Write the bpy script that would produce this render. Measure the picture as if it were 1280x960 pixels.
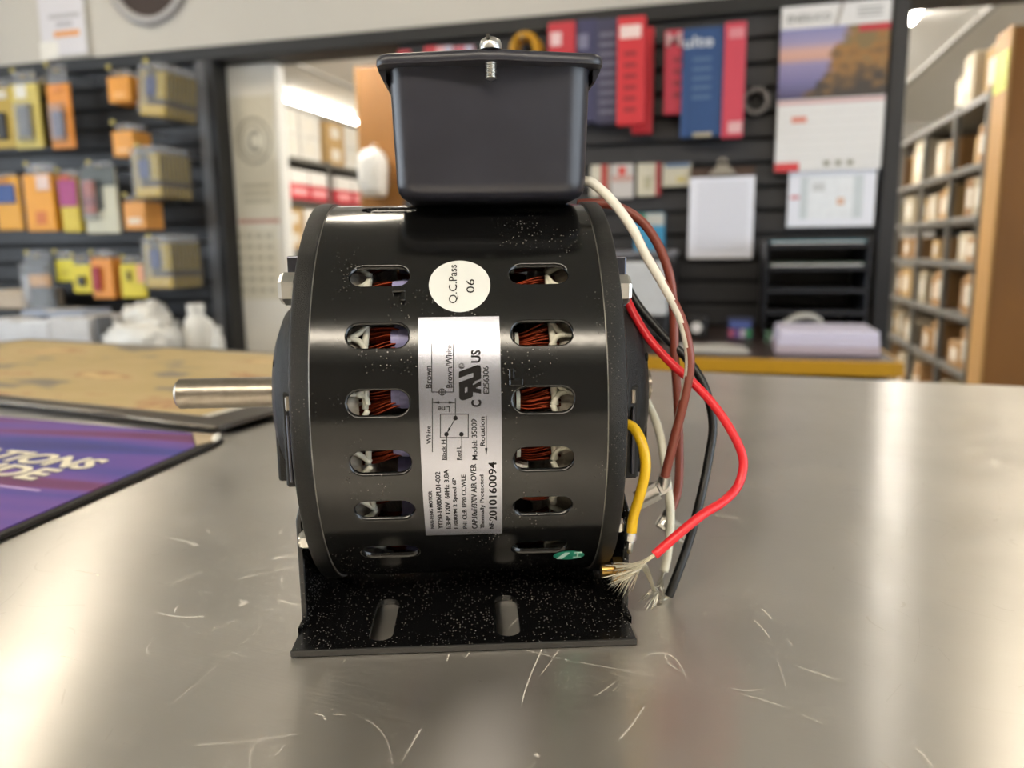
import bpy, bmesh, math, random
from mathutils import Vector, Matrix, Quaternion

for o in list(bpy.data.objects): bpy.data.objects.remove(o)
scn = bpy.context.scene
COL = scn.collection
rnd = random.Random(7)
PI = math.pi

# ------------------------------------------------------------------ camera
# world: X along the back wall, Y towards it, Z up; z = 0 is the counter top
F = 961.0                                   # focal length in pixels of the 1280 wide frame
YAW, PITCH, ROLL, CAM_H = math.radians(15.5), math.radians(9.97), 0.012, 0.137
CR = Matrix.Rotation(YAW, 3, 'Z') @ Matrix.Rotation(PI/2-PITCH, 3, 'X') @ Matrix.Rotation(-ROLL, 3, 'Z')
CP = Vector((0, 0, CAM_H))
cam = bpy.data.cameras.new('camera'); camo = bpy.data.objects.new('camera', cam); COL.objects.link(camo)
camo.location = CP; camo.rotation_euler = CR.to_euler()
cam.sensor_fit = 'HORIZONTAL'; cam.sensor_width = 36.0; cam.lens = F/1280*36.0
cam.clip_start = 0.01; cam.clip_end = 60
cam.dof.use_dof = True; cam.dof.focus_distance = 0.262; cam.dof.aperture_fstop = 9.5
scn.camera = camo
# ------------------------------------------------------------------ world, exposure
w = bpy.data.worlds.new('world'); scn.world = w; w.use_nodes = True
w.node_tree.nodes['Background'].inputs[0].default_value = (0.80, 0.90, 1.0, 1)
w.node_tree.nodes['Background'].inputs[1].default_value = 5.5
vs = scn.view_settings
vs.view_transform = 'Standard'; vs.look = 'None'; vs.gamma = 1.0; vs.exposure = 0.22; vs.use_curve_mapping = False
LAMP_MAIN = 25.5        # diffuser radiance of the shop's ceiling lamps
LAMP_BACK = 70.0        # tubes of the stock rooms

# ------------------------------------------------------------------ measuring helpers (a photo point on a known plane)
def ray(x, y): return CR @ Vector(((x-640)/F, (480-y)/F, -1.0))
def onz(x, y, z=0.0):
    d = ray(x, y); return CP + d*((z-CP.z)/d.z)
def ony(x, y, Y):
    d = ray(x, y); return CP + d*(Y/d.y)
def onx(x, y, X):
    d = ray(x, y); return CP + d*(X/d.x)
MROT = YAW + math.radians(2.7)
MM = Matrix.Rotation(MROT, 3, 'Z')
AXZ = 0.080                                  # height of the motor axis
MPOS = Matrix.Rotation(YAW, 3, 'Z') @ Vector((-0.0202, 0.316, 0))
RS = 0.0744                                  # shell radius
def mo(x, y): return MM.transposed() @ (CP-MPOS), MM.transposed() @ ray(x, y)
def mpl(x, y, yl):
    o, d = mo(x, y); return o + d*((yl-o.y)/d.y)
def cyl(x, y, r=RS):
    o, d = mo(x, y); oz = o.z-AXZ
    a = d.y**2+d.z**2; b = o.y*d.y+oz*d.z; c = o.y**2+oz**2-r*r
    D = max(b*b-a*c, 0); p = o + d*((-b-math.sqrt(D))/a)
    return p.x, math.atan2(p.z-AXZ, -p.y)

# ------------------------------------------------------------------ materials
def lin(c):
    if isinstance(c, str):
        c = tuple(int(c[i:i+2], 16)/255 for i in (0, 2, 4))
    return tuple((v/12.92 if v <= .04045 else ((v+.055)/1.055)**2.4) for v in c[:3]) + (1,)
_m = {}
def mat(name, col, rough=.5, metal=0., vary=.06, scale=40., bump=0., bscale=None, spec=.5, emit=None, es=0., trans=0., coat=0., stretch=None, alpha=1.):
    if name in _m: return _m[name]
    m = bpy.data.materials.new(name); m.use_nodes = True; _m[name] = m
    nt = m.node_tree; N = nt.nodes; L = nt.links; b = N['Principled BSDF']
    c = lin(col)
    b.inputs['Roughness'].default_value = rough; b.inputs['Metallic'].default_value = metal
    b.inputs['Specular IOR Level'].default_value = spec
    b.inputs['Coat Weight'].default_value = coat; b.inputs['Coat Roughness'].default_value = .1
    b.inputs['Transmission Weight'].default_value = trans; b.inputs['Alpha'].default_value = alpha
    if emit:
        b.inputs['Emission Color'].default_value = lin(emit); b.inputs['Emission Strength'].default_value = es
    tc = N.new('ShaderNodeTexCoord'); mp = N.new('ShaderNodeMapping'); L.new(tc.outputs['Object'], mp.inputs[0])
    if stretch: mp.inputs['Scale'].default_value = stretch
    nz = N.new('ShaderNodeTexNoise'); nz.inputs['Scale'].default_value = scale; nz.inputs['Detail'].default_value = 3
    L.new(mp.outputs[0], nz.inputs[0])
    mx = N.new('ShaderNodeMix'); mx.data_type = 'RGBA'
    mx.inputs[6].default_value = tuple(max(0, v*(1-vary*2)) for v in c[:3])+(1,)
    mx.inputs[7].default_value = tuple(min(1, v*(1+vary*2)) for v in c[:3])+(1,)
    L.new(nz.outputs[0], mx.inputs[0]); L.new(mx.outputs[2], b.inputs['Base Color'])
    if bump:
        bn = N.new('ShaderNodeTexNoise'); bn.inputs['Scale'].default_value = bscale or scale; bn.inputs['Detail'].default_value = 2
        L.new(mp.outputs[0], bn.inputs[0])
        bp = N.new('ShaderNodeBump'); bp.inputs['Strength'].default_value = bump; bp.inputs['Distance'].default_value = .001
        L.new(bn.outputs[0], bp.inputs['Height']); L.new(bp.outputs[0], b.inputs['Normal'])
    return m
def nd(m, t): return m.node_tree.nodes.new(t)
def ln(m, a, b): m.node_tree.links.new(a, b)
def bsdf(m): return m.node_tree.nodes['Principled BSDF']
def ramp(m, src, stops):
    r = nd(m, 'ShaderNodeValToRGB'); e = r.color_ramp.elements
    while len(e) < len(stops): e.new(.5)
    for k, (p, c) in enumerate(stops):
        e[k].position = p; e[k].color = c if len(c) == 4 else tuple(c)+(1,)
    ln(m, src, r.inputs[0]); return r

def black_paint(name, rough, dust, dscale, bump, bscale, base='0d0d0e', lo=.45, hi=.62, spec=.5):
    """gloss black enamel with pale dust specks"""
    m = mat(name, base, rough, 0, .1, 60, bump, bscale, spec=spec)
    b = bsdf(m); old = b.inputs['Base Color'].links[0].from_socket
    tc = nd(m, 'ShaderNodeTexCoord')
    vo = nd(m, 'ShaderNodeTexVoronoi'); vo.inputs['Scale'].default_value = dscale; ln(m, tc.outputs['Object'], vo.inputs['Vector'])
    r1 = ramp(m, vo.outputs['Distance'], [(.0, (1, 1, 1)), (.13, (1, 1, 1)), (.22, (0, 0, 0))])
    rc = nd(m, 'ShaderNodeSeparateColor'); ln(m, vo.outputs['Color'], rc.inputs[0])
    r3 = ramp(m, rc.outputs[0], [(.30, (0, 0, 0)), (.85, (1, 1, 1))])
    nz = nd(m, 'ShaderNodeTexNoise'); nz.inputs['Scale'].default_value = 38; nz.inputs['Detail'].default_value = 4; ln(m, tc.outputs['Object'], nz.inputs['Vector'])
    r2 = ramp(m, nz.outputs[0], [(lo, (0, 0, 0)), (hi, (1, 1, 1))])
    m1 = nd(m, 'ShaderNodeMath'); m1.operation = 'MULTIPLY'; ln(m, r1.outputs[0], m1.inputs[0]); ln(m, r2.outputs[0], m1.inputs[1])
    m2 = nd(m, 'ShaderNodeMath'); m2.operation = 'MULTIPLY'; ln(m, m1.outputs[0], m2.inputs[0]); ln(m, r3.outputs[0], m2.inputs[1])
    m3 = nd(m, 'ShaderNodeMath'); m3.operation = 'MULTIPLY'; ln(m, m2.outputs[0], m3.inputs[0]); m3.inputs[1].default_value = dust
    mx = nd(m, 'ShaderNodeMix'); mx.data_type = 'RGBA'; ln(m, m3.outputs[0], mx.inputs[0]); ln(m, old, mx.inputs[6]); mx.inputs[7].default_value = lin('b9b2a6')
    ln(m, mx.outputs[2], b.inputs['Base Color'])
    rr = nd(m, 'ShaderNodeMath'); rr.operation = 'MULTIPLY_ADD'; ln(m, m3.outputs[0], rr.inputs[0]); rr.inputs[1].default_value = .5; rr.inputs[2].default_value = rough
    ln(m, rr.outputs[0], b.inputs['Roughness'])
    return m

# ------------------------------------------------------------------ mesh helpers
def tag(o, label=None, cat=None, group=None, kind=None):
    if label: o['label'] = label
    if cat: o['category'] = cat
    if group: o['group'] = group
    if kind: o['kind'] = kind
    return o
def empty(name, loc=(0, 0, 0), rz=0., label=None, cat=None, group=None):
    o = bpy.data.objects.new(name, None); COL.objects.link(o); o.location = loc; o.rotation_euler = (0, 0, rz); o.empty_display_size = .01
    return tag(o, label, cat, group)
def link(name, me, m, parent=None, loc=None, rz=0.):
    o = bpy.data.objects.new(name, me); COL.objects.link(o)
    if m is not None:
        me.materials.clear()
        for k in (m if isinstance(m, (list, tuple)) else [m]): me.materials.append(k)
    if parent: o.parent = parent
    if loc is not None: o.location = loc
    o.rotation_euler = (0, 0, rz)
    return o
def obj(name, bm, m, parent=None, smooth=False, loc=None, rz=0., sharp=None):
    me = bpy.data.meshes.new(name); bmesh.ops.recalc_face_normals(bm, faces=bm.faces[:]); bm.to_mesh(me); bm.free()
    if smooth:
        me.shade_smooth()
        if sharp is not None: me.set_sharp_from_angle(angle=math.radians(sharp))
    return link(name, me, m, parent, loc, rz)
def box(x0, x1, y0, y1, z0, z1, bev=0., seg=1, bm=None):
    b = bmesh.new()
    bmesh.ops.create_cube(b, size=1)
    bmesh.ops.scale(b, vec=(x1-x0, y1-y0, z1-z0), verts=b.verts)
    bmesh.ops.translate(b, vec=((x0+x1)/2, (y0+y1)/2, (z0+z1)/2), verts=b.verts)
    if bev: bmesh.ops.bevel(b, geom=b.edges[:], offset=bev, segments=seg, affect='EDGES', profile=.5)
    return join(bm, b)
def join(bm, b):
    if bm is None: return b
    me = bpy.data.meshes.new('t'); b.to_mesh(me); bm.from_mesh(me); bpy.data.meshes.remove(me); b.free(); return bm
def xf(b, M):
    b.transform(M); return b
def prism(pts, axis, a0, a1, bev=0., seg=1, bm=None):
    """polygon pts (2D) extruded along axis; axis 'y': pts are (x,z); 'x': (y,z); 'z': (x,y)"""
    def P(p, a): return {'y': (p[0], a, p[1]), 'x': (a, p[0], p[1]), 'z': (p[0], p[1], a)}[axis]
    b = bmesh.new()
    lo = [b.verts.new(P(p, a0)) for p in pts]; hi = [b.verts.new(P(p, a1)) for p in pts]
    b.faces.new(lo); b.faces.new(hi[::-1]); n = len(pts)
    for i in range(n): b.faces.new((lo[i], hi[i], hi[(i+1) % n], lo[(i+1) % n]))
    bmesh.ops.recalc_face_normals(b, faces=b.faces[:])
    if bev: bmesh.ops.bevel(b, geom=b.edges[:], offset=bev, segments=seg, affect='EDGES', profile=.5)
    return join(bm, b)
def lathe(prof, n=64, bm=None, axis='x', a0=0., a1=2*PI, cap=False):
    """prof: (along axis, radius)"""
    b = bmesh.new(); full = abs(a1-a0-2*PI) < 1e-6; rows = []
    for (t, r) in prof:
        row = []
        for i in range(n if full else n+1):
            a = a0+(a1-a0)*i/n; c, s = math.cos(a)*r, math.sin(a)*r
            row.append(b.verts.new({'x': (t, c, s), 'y': (c, t, s), 'z': (c, s, t)}[axis]))
        rows.append(row)
    for k in range(len(rows)-1):
        for i in range(n):
            j = (i+1) % len(rows[k])
            b.faces.new((rows[k][i], rows[k][j], rows[k+1][j], rows[k+1][i]))
    if cap:
        b.faces.new(rows[0]); b.faces.new(rows[-1][::-1])
    bmesh.ops.remove_doubles(b, verts=b.verts, dist=1e-7)
    return join(bm, b)
def spline(pts, sub=8):
    P = [Vector(p) for p in pts]; P = [P[0]*2-P[1]]+P+[P[-1]*2-P[-2]]; out = []
    for i in range(1, len(P)-2):
        for k in range(sub):
            t = k/sub; a, b, c, d = P[i-1:i+3]
            out.append(.5*((2*b)+(c-a)*t+(2*a-5*b+4*c-d)*t*t+(3*b-a-3*c+d)*t**3))
    out.append(P[-2]); return out
def tube(pts, r, n=8, bm=None, cap=True, mats=None):
    """r: number or list; mats: function(ring, side)->material index"""
    b = bmesh.new() if bm is None else bm
    pts = [Vector(p) for p in pts]; m = len(pts)
    t0 = (pts[1]-pts[0]).normalized(); u = t0.orthogonal().normalized(); rows = []; tp = t0
    for i, p in enumerate(pts):
        t = (pts[min(i+1, m-1)]-pts[max(i-1, 0)]).normalized()
        u = tp.rotation_difference(t) @ u; u = (u-t*u.dot(t)).normalized(); v = t.cross(u); tp = t
        rr = r[i] if isinstance(r, (list, tuple)) else r
        rows.append([b.verts.new(p+(u*math.cos(2*PI*k/n)+v*math.sin(2*PI*k/n))*rr) for k in range(n)])
    for i in range(m-1):
        for k in range(n):
            f = b.faces.new((rows[i][k], rows[i][(k+1) % n], rows[i+1][(k+1) % n], rows[i+1][k]))
            if mats: f.material_index = mats(i, k)
    if cap and n > 2: b.faces.new(rows[0][::-1]); b.faces.new(rows[-1])
    return b
def text_bm(body, bold=0.):
    """flat text as a bmesh with its bounds moved to 0..w, 0..h"""
    cu = bpy.data.curves.new('t', 'FONT'); cu.body = body; cu.size = 1; cu.resolution_u = 3; cu.offset = bold
    to = bpy.data.objects.new('t', cu); COL.objects.link(to)
    dg = bpy.context.evaluated_depsgraph_get(); dg.update()
    me = bpy.data.meshes.new_from_object(to.evaluated_get(dg))
    b = bmesh.new(); b.from_mesh(me); bpy.data.meshes.remove(me); bpy.data.objects.remove(to); bpy.data.curves.remove(cu)
    xs = [v.co.x for v in b.verts]; ys = [v.co.y for v in b.verts]
    x0, x1, y0, y1 = min(xs), max(xs), min(ys), max(ys)
    bmesh.ops.translate(b, vec=(-x0, -y0, 0), verts=b.verts)
    return b, x1-x0, y1-y0
def text_fit(body, w_, h_, M, bold=0., bm=None):
    """text stretched to w_ x h_, in the xy plane, then transformed by M"""
    b, tw, th = text_bm(body, bold)
    bmesh.ops.scale(b, vec=(w_/tw, h_/th, 1), verts=b.verts); b.transform(M)
    return join(bm, b)
ONWALL = Matrix(((1, 0, 0, 0), (0, 0, -1, 0), (0, 1, 0, 0), (0, 0, 0, 1)))   # xy plane -> xz plane facing -Y

# ================================================================== THE SETTING
FLOOR = -1.0; CEIL = 1.75; WY = 2.7
M_wall = mat('header_paint', 'c4c0b8', .7, vary=.02, scale=3)
M_white = mat('white_paint', 'efebe2', .6, vary=.02, scale=4)
M_slat = mat('slat_laminate', '333337', .45, vary=.05, scale=25)
M_slatback = mat('slat_back', '161617', .7)
M_black = mat('black_trim', '1b1b1c', .5)
M_tile = mat('floor_vinyl', '8b857a', .4, vary=.08, scale=6)
M_ceil = mat('ceiling_tile', 'cfcabd', .9, vary=.03, scale=30)
M_backceil = mat('stock_ceiling', 'e6e3dc', .9, vary=.02, scale=8)
def struct(name, bm, m, **k): return tag(obj(name, bm, m, **k), kind='structure')
struct('floor', box(-6.2, 3.6, -3.2, 11, FLOOR-.1, FLOOR), M_tile)
struct('ceiling', box(-4.6, 3.6, -3.2, WY+.06, CEIL, CEIL+.06), M_ceil)
struct('ceiling_stockroom', box(-6.2, 3.6, WY+.14, 11, 1.62, 1.70), M_backceil)
M_frame = mat('window_frame', '8d8f92', .4, .6)
M_pane = mat('window_glass', 'e8f0f2', .05, alpha=.08)
def glazed_wall(name, win, x0, x1, y0, y1, wy0, wy1, wz0, wz1):
    b = box(x0, x1, y0, wy0, FLOOR, CEIL); box(x0, x1, wy1, y1, FLOOR, CEIL, bm=b)
    box(x0, x1, wy0, wy1, FLOOR, wz0, bm=b); box(x0, x1, wy0, wy1, wz1, CEIL, bm=b); struct(name, b, M_wall)
    xm = (x0+x1)/2; f = .04
    fr = box(xm-.03, xm+.03, wy0, wy1, wz0, wz0+f); box(xm-.03, xm+.03, wy0, wy1, wz1-f, wz1, bm=fr)
    for k in range(4):
        yy = wy0+(wy1-wy0-f)*k/3; box(xm-.03, xm+.03, yy, yy+f, wz0+f, wz1-f, bm=fr)
    wo = struct(win, fr, M_frame)
    for k in range(3):
        ya_ = wy0+(wy1-wy0-f)*k/3+f; yb_ = wy0+(wy1-wy0-f)*(k+1)/3
        obj('pane', box(xm-.003, xm+.003, ya_, yb_, wz0+f, wz1-f), M_pane, wo)
glazed_wall('wall_left', 'window_1', -4.6, -4.5, -3.2, WY+.14, -2.4, 1.4, -.3, 1.35)
glazed_wall('wall_right', 'window_2', 3.5, 3.6, -3.2, WY+.06, -2.4, 1.4, -.3, 1.35)
struct('wall_front', box(-4.5, 3.5, -3.2, -3.1, FLOOR, CEIL), mat('front_wall_paint', '6b665f', .7, vary=.05, scale=3))
struct('wall_stock_far', box(-6.1, 3.5, 10.9, 11, FLOOR, 1.62), M_wall)
struct('wall_stock_left', box(-6.2, -6.1, WY+.14, 11, FLOOR, 1.62), M_wall)
struct('wall_stock_right', box(3.5, 3.6, WY+.14, 11, FLOOR, 1.62), M_wall)
struct('wall_header', box(-4.5, 3.5, WY-.01, WY+.13, .905, CEIL), M_wall)
struct('trim_1', box(-4.5, 3.5, WY-.03, WY+.13, .855, .905, .003), M_black)
XL0, XL1, XM0, XM1 = -1.985, -1.905, -1.155, .455
struct('trim_2', box(XL0, XL0+.045, WY-.03, WY+.06, FLOOR, .855, .003), mat('post_grey', '58585a', .4))
struct('trim_3', box(XL0+.045, XL1, WY-.03, WY+.06, FLOOR, .855, .003), M_black)
struct('trim_4', box(XM1, .505, WY-.03, WY+.13, FLOOR, .855, .003), mat('post_dark', '2c2c2f', .4))
for k, xx in enumerate((-4.9, -3.4, -.4, 1.55, 2.6)):
    struct('trim_%d' % (5+k), box(xx, xx+.05, WY+.14, 10.9, 1.605, 1.625), mat('ceiling_strip', 'b2b0aa', .8))
# slatwall panels: a board with each slat proud of it
PITCHZ = .0762
def slatwall(name, x0, x1, z0, z1, m=M_slat):
    bd = struct(name, box(x0, x1, WY+.015, WY+.13, FLOOR, z1), M_slatback)
    n = int((z1-z0)/PITCHZ)
    me = None
    for i in range(n):
        zt = z1-.002-i*PITCHZ
        if me is None:
            s = obj('slat', box(x0+.002, x1-.002, -.003, .015, -.064, 0, .004, 2), m, bd); me = s.data
        else:
            s = link('slat', me, None, bd)
        s.location = (0, WY, zt)
slatwall('wall_back_left', -4.5, XL0, -.35, .855, mat('slat_shaded', '1c1c1f', .45, vary=.05, scale=25))  # left slats darker than the middle ones: shade put into their colour
slatwall('wall_back_middle', XM0, XM1, -.35, .855)
struct('wall_back_right', box(2.6, 3.5, WY-.01, WY+.13, FLOOR, .855), M_wall)
struct('wall_return', box(XL0, -1.695, WY+.062, WY+.125, FLOOR, .854, .004), M_white)

# ceiling lamps of the shop: framed diffusers, linear rows in front and a cross panel behind
M_lampmain = mat('lamp_diffuser', 'fff8ee', .5, vary=0, emit='fff2dc', es=LAMP_MAIN)
M_metalwhite = mat('white_metal', 'e4e2dc', .4)
def ceiling_lamp(x, y, wx, wy, label):
    e = empty('ceiling_lamp', (x, y, CEIL-.02), 0, label, 'lamp', 'ceiling lamps of the shop')
    f = .025
    fr = box(-wx/2-f, wx/2+f, -wy/2-f, -wy/2, -.02, .02); box(-wx/2-f, wx/2+f, wy/2, wy/2+f, -.02, .02, bm=fr)
    box(-wx/2-f, -wx/2, -wy/2, wy/2, -.02, .02, bm=fr); box(wx/2, wx/2+f, -wy/2, wy/2, -.02, .02, bm=fr)
    obj('frame', fr, M_metalwhite, e)
    obj('diffuser', box(-wx/2, wx/2, -wy/2, wy/2, -.012, .015), M_lampmain, e)
for k, x in enumerate((-2.75, -1.15, .45, 2.05)):
    ceiling_lamp(x, -1.66, 1.40, .36, '%s wide ceiling lamp from the left, row behind the camera' % ('first', 'second', 'third', 'fourth')[k])
ceiling_lamp(-.95, 1.80, .20, .42, 'short ceiling lamp above the slat wall, middle row')
ceiling_lamp(-2.50, 1.75, .20, .55, 'ceiling lamp above the hanging tool packs')
ceiling_lamp(.75, 1.5, .15, .36, 'ceiling lamp in front of the right stock room opening')
def tube_light(x, y0, y1, z, label, power=LAMP_BACK):
    m_t = mat('tube_glass_%d' % power, 'fff8ea', .5, vary=0, emit='fffaf2', es=power)
    e = empty('tube_light', (x, (y0+y1)/2, z), 0, label, 'lamp')
    h = (y1-y0)/2
    obj('housing', prism([(-.02, .07), (-.02, .038), (.02, .038), (.02, .07)], 'y', -h, h), M_metalwhite, e)
    for (a, b_) in ((-h+.02, -.02), (.02, h-.02)):
        obj('tube', xf(lathe([(a, .0), (a, .020), (b_, .020), (b_, 0)], 16, axis='y'), Matrix.Translation((0, 0, .01))), m_t, e, smooth=True, sharp=40)
tube_light(-4.07, 6.5, 8.45, 1.55, 'long bright fluorescent tubes on the stock room ceiling, left opening', 24)
tube_light(1.10, 4.95, 5.85, 1.55, 'fluorescent tube light at the top of the right opening', 85)
tube_light(-2.36, 4.0, 5.55, 1.55, 'fluorescent tube light seen just left of the terminal box')
tube_light(.35, 5.3, 6.9, 1.55, 'added unseen fill tube over the aisle behind the right post', 60)  # this and the following tubes are unseen, added to brighten the stock rooms
tube_light(-1.2, 4.6, 6.2, 1.55, 'added unseen fill tube behind the middle slat wall', 105)
tube_light(-.45, 3.4, 5.0, 1.55, 'added unseen fill tube right behind the middle slat wall', 105)
tube_light(.75, 6.6, 8.4, 1.55, 'far added fill tube, unseen, down the right aisle', 105)
tube_light(-2.9, 3.3, 4.6, 1.55, 'added unseen fill tube behind the hanging tool packs', 105)
tube_light(2.4, 3.2, 4.8, 1.55, 'added unseen fill tube right of the aisle sign', 45)
tube_light(-.2, 7.0, 9.0, 1.55, 'far added fill tube hidden behind the slat wall', 105)

# ================================================================== COUNTER
def steel_counter_material():
    m = mat('brushed_steel', 'd2cec8', .3, 1., vary=.05, scale=14, spec=.5)
    b = bsdf(m); tc = nd(m, 'ShaderNodeTexCoord')
    mp = nd(m, 'ShaderNodeMapping'); mp.inputs['Scale'].default_value = (4, 900, 1); ln(m, tc.outputs['Object'], mp.inputs[0])
    br = nd(m, 'ShaderNodeTexNoise'); br.inputs['Scale'].default_value = 1; br.inputs['Detail'].default_value = 3; ln(m, mp.outputs[0], br.inputs['Vector'])
    big = nd(m, 'ShaderNodeTexNoise'); big.inputs['Scale'].default_value = 22; big.inputs['Detail'].default_value = 6; ln(m, tc.outputs['Object'], big.inputs['Vector'])
    # hairline scratches: thin contour lines of smooth noises at several stretches
    lines = None
    for (sx, sy, sc, rot, wd) in ((3, 9, 2.6, .5, .0022), (9, 2.5, 2.0, -.35, .0018), (5, 5, 3.4, 1.1, .0016), (12, 3, 2.2, 1.9, .0015)):
        m2 = nd(m, 'ShaderNodeMapping'); m2.inputs['Scale'].default_value = (sx, sy, 1); m2.inputs['Rotation'].default_value = (0, 0, rot); ln(m, tc.outputs['Object'], m2.inputs[0])
        nz = nd(m, 'ShaderNodeTexNoise'); nz.inputs['Scale'].default_value = sc; nz.inputs['Detail'].default_value = 0; ln(m, m2.outputs[0], nz.inputs['Vector'])
        s = nd(m, 'ShaderNodeMath'); s.operation = 'SUBTRACT'; ln(m, nz.outputs[0], s.inputs[0]); s.inputs[1].default_value = .52
        a = nd(m, 'ShaderNodeMath'); a.operation = 'ABSOLUTE'; ln(m, s.outputs[0], a.inputs[0])
        l = nd(m, 'ShaderNodeMath'); l.operation = 'LESS_THAN'; ln(m, a.outputs[0], l.inputs[0]); l.inputs[1].default_value = wd
        br2 = nd(m, 'ShaderNodeTexNoise'); br2.inputs['Scale'].default_value = 11; ln(m, m2.outputs[0], br2.inputs['Vector'])
        g = nd(m, 'ShaderNodeMath'); g.operation = 'GREATER_THAN'; ln(m, br2.outputs[0], g.inputs[0]); g.inputs[1].default_value = .55
        q = nd(m, 'ShaderNodeMath'); q.operation = 'MULTIPLY'; ln(m, l.outputs[0], q.inputs[0]); ln(m, g.outputs[0], q.inputs[1])
        if lines is None: lines = q.outputs[0]
        else:
            x = nd(m, 'ShaderNodeMath'); x.operation = 'MAXIMUM'; ln(m, lines, x.inputs[0]); ln(m, q.outputs[0], x.inputs[1]); lines = x.outputs[0]
    r = nd(m, 'ShaderNodeMath'); r.operation = 'MULTIPLY_ADD'; ln(m, br.outputs[0], r.inputs[0]); r.inputs[1].default_value = .12; r.inputs[2].default_value = .19
    r2 = nd(m, 'ShaderNodeMath'); r2.operation = 'MULTIPLY_ADD'; ln(m, big.outputs[0], r2.inputs[0]); r2.inputs[1].default_value = .14; ln(m, r.outputs[0], r2.inputs[2])
    r3 = nd(m, 'ShaderNodeMath'); r3.operation = 'MULTIPLY_ADD'; ln(m, lines, r3.inputs[0]); r3.inputs[1].default_value = .25; ln(m, r2.outputs[0], r3.inputs[2])
    ln(m, r3.outputs[0], b.inputs['Roughness'])
    b.inputs['Anisotropic'].default_value = .92
    cx_ = nd(m, 'ShaderNodeCombineXYZ'); cx_.inputs[1].default_value = 1.0
    vt = nd(m, 'ShaderNodeVectorTransform'); vt.vector_type = 'VECTOR'; vt.convert_from = 'OBJECT'; vt.convert_to = 'WORLD'
    ln(m, cx_.outputs[0], vt.inputs[0]); ln(m, vt.outputs[0], b.inputs['Tangent'])
    h = nd(m, 'ShaderNodeMath'); h.operation = 'MULTIPLY_ADD'; ln(m, lines, h.inputs[0]); h.inputs[1].default_value = .5; ln(m, br.outputs[0], h.inputs[2])
    bp = nd(m, 'ShaderNodeBump'); bp.inputs['Strength'].default_value = .12; bp.inputs['Distance'].default_value = .0003
    ln(m, h.outputs[0], bp.inputs['Height']); ln(m, bp.outputs[0], b.inputs['Normal'])
    return m
M_steeltop = steel_counter_material()
ct = empty('service_counter', (0, .866, 0), math.radians(-5.4), 'wide brushed stainless steel service counter under the motor', 'counter')
obj('worktop', box(-2.4, 1.3, -1.25, 0, -.035, 0, .003, 2), M_steeltop, ct)
obj('cabinet_body', box(-2.35, 1.25, -1.15, -.06, FLOOR, -.035), mat('counter_laminate', '4a4642', .5), ct)

# ================================================================== THE MOTOR
MOT = empty('electric_motor', MPOS, MROT, 'black fan motor with silver rating label, terminal box and loose coloured leads', 'motor')
mm = .001
M_shell = black_paint('shell_enamel', .16, .75, 880, .02, 300, '0c0c0c', .52, .68)
M_cast = black_paint('cast_enamel', .36, .35, 1300, .4, 3200, '070707', .40, .6, spec=.34)
M_plate = black_paint('bracket_enamel', .25, 1.0, 900, .04, 200, '0b0b0c', .34, .50)
M_boxplastic = mat('box_plastic', '282830', .34, vary=.15, scale=60, bump=.03, bscale=90)
M_zinc = mat('zinc_plate', 'c9c8c4', .28, 1., vary=.05, scale=300)
M_shaft = mat('shaft_steel', '9d958a', .33, 1., vary=.12, scale=220, bump=.1, bscale=500)
M_copper = mat('enamelled_copper', '75301c', .28, 1., vary=.25, scale=260)
M_lav = mat('lavender_sleeve', '9a98c4', .45, vary=.06, scale=120)
M_cord = mat('lacing_cord', 'cfccbc', .7, vary=.12, scale=300)
M_wind = mat('varnished_winding', 'a79f92', .5, vary=.4, scale=420, bump=.6, bscale=420, stretch=(.25, 1, 1))
M_lam = mat('lamination', '8e8a86', .4, .9, vary=.3, scale=1, stretch=(2500, 1, 1))
M_label = mat('foil_label', 'a9abb6', .27, .9, vary=.02, scale=90)
M_ink = mat('black_ink', '0d0908', .7, vary=0, spec=.2)
M_sticker = mat('paper_sticker', 'cbccc8', .6, vary=.02, scale=80)
def cw(x, phi, r=RS):
    return Vector((x, -r*math.cos(phi), AXZ+r*math.sin(phi)))
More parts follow.
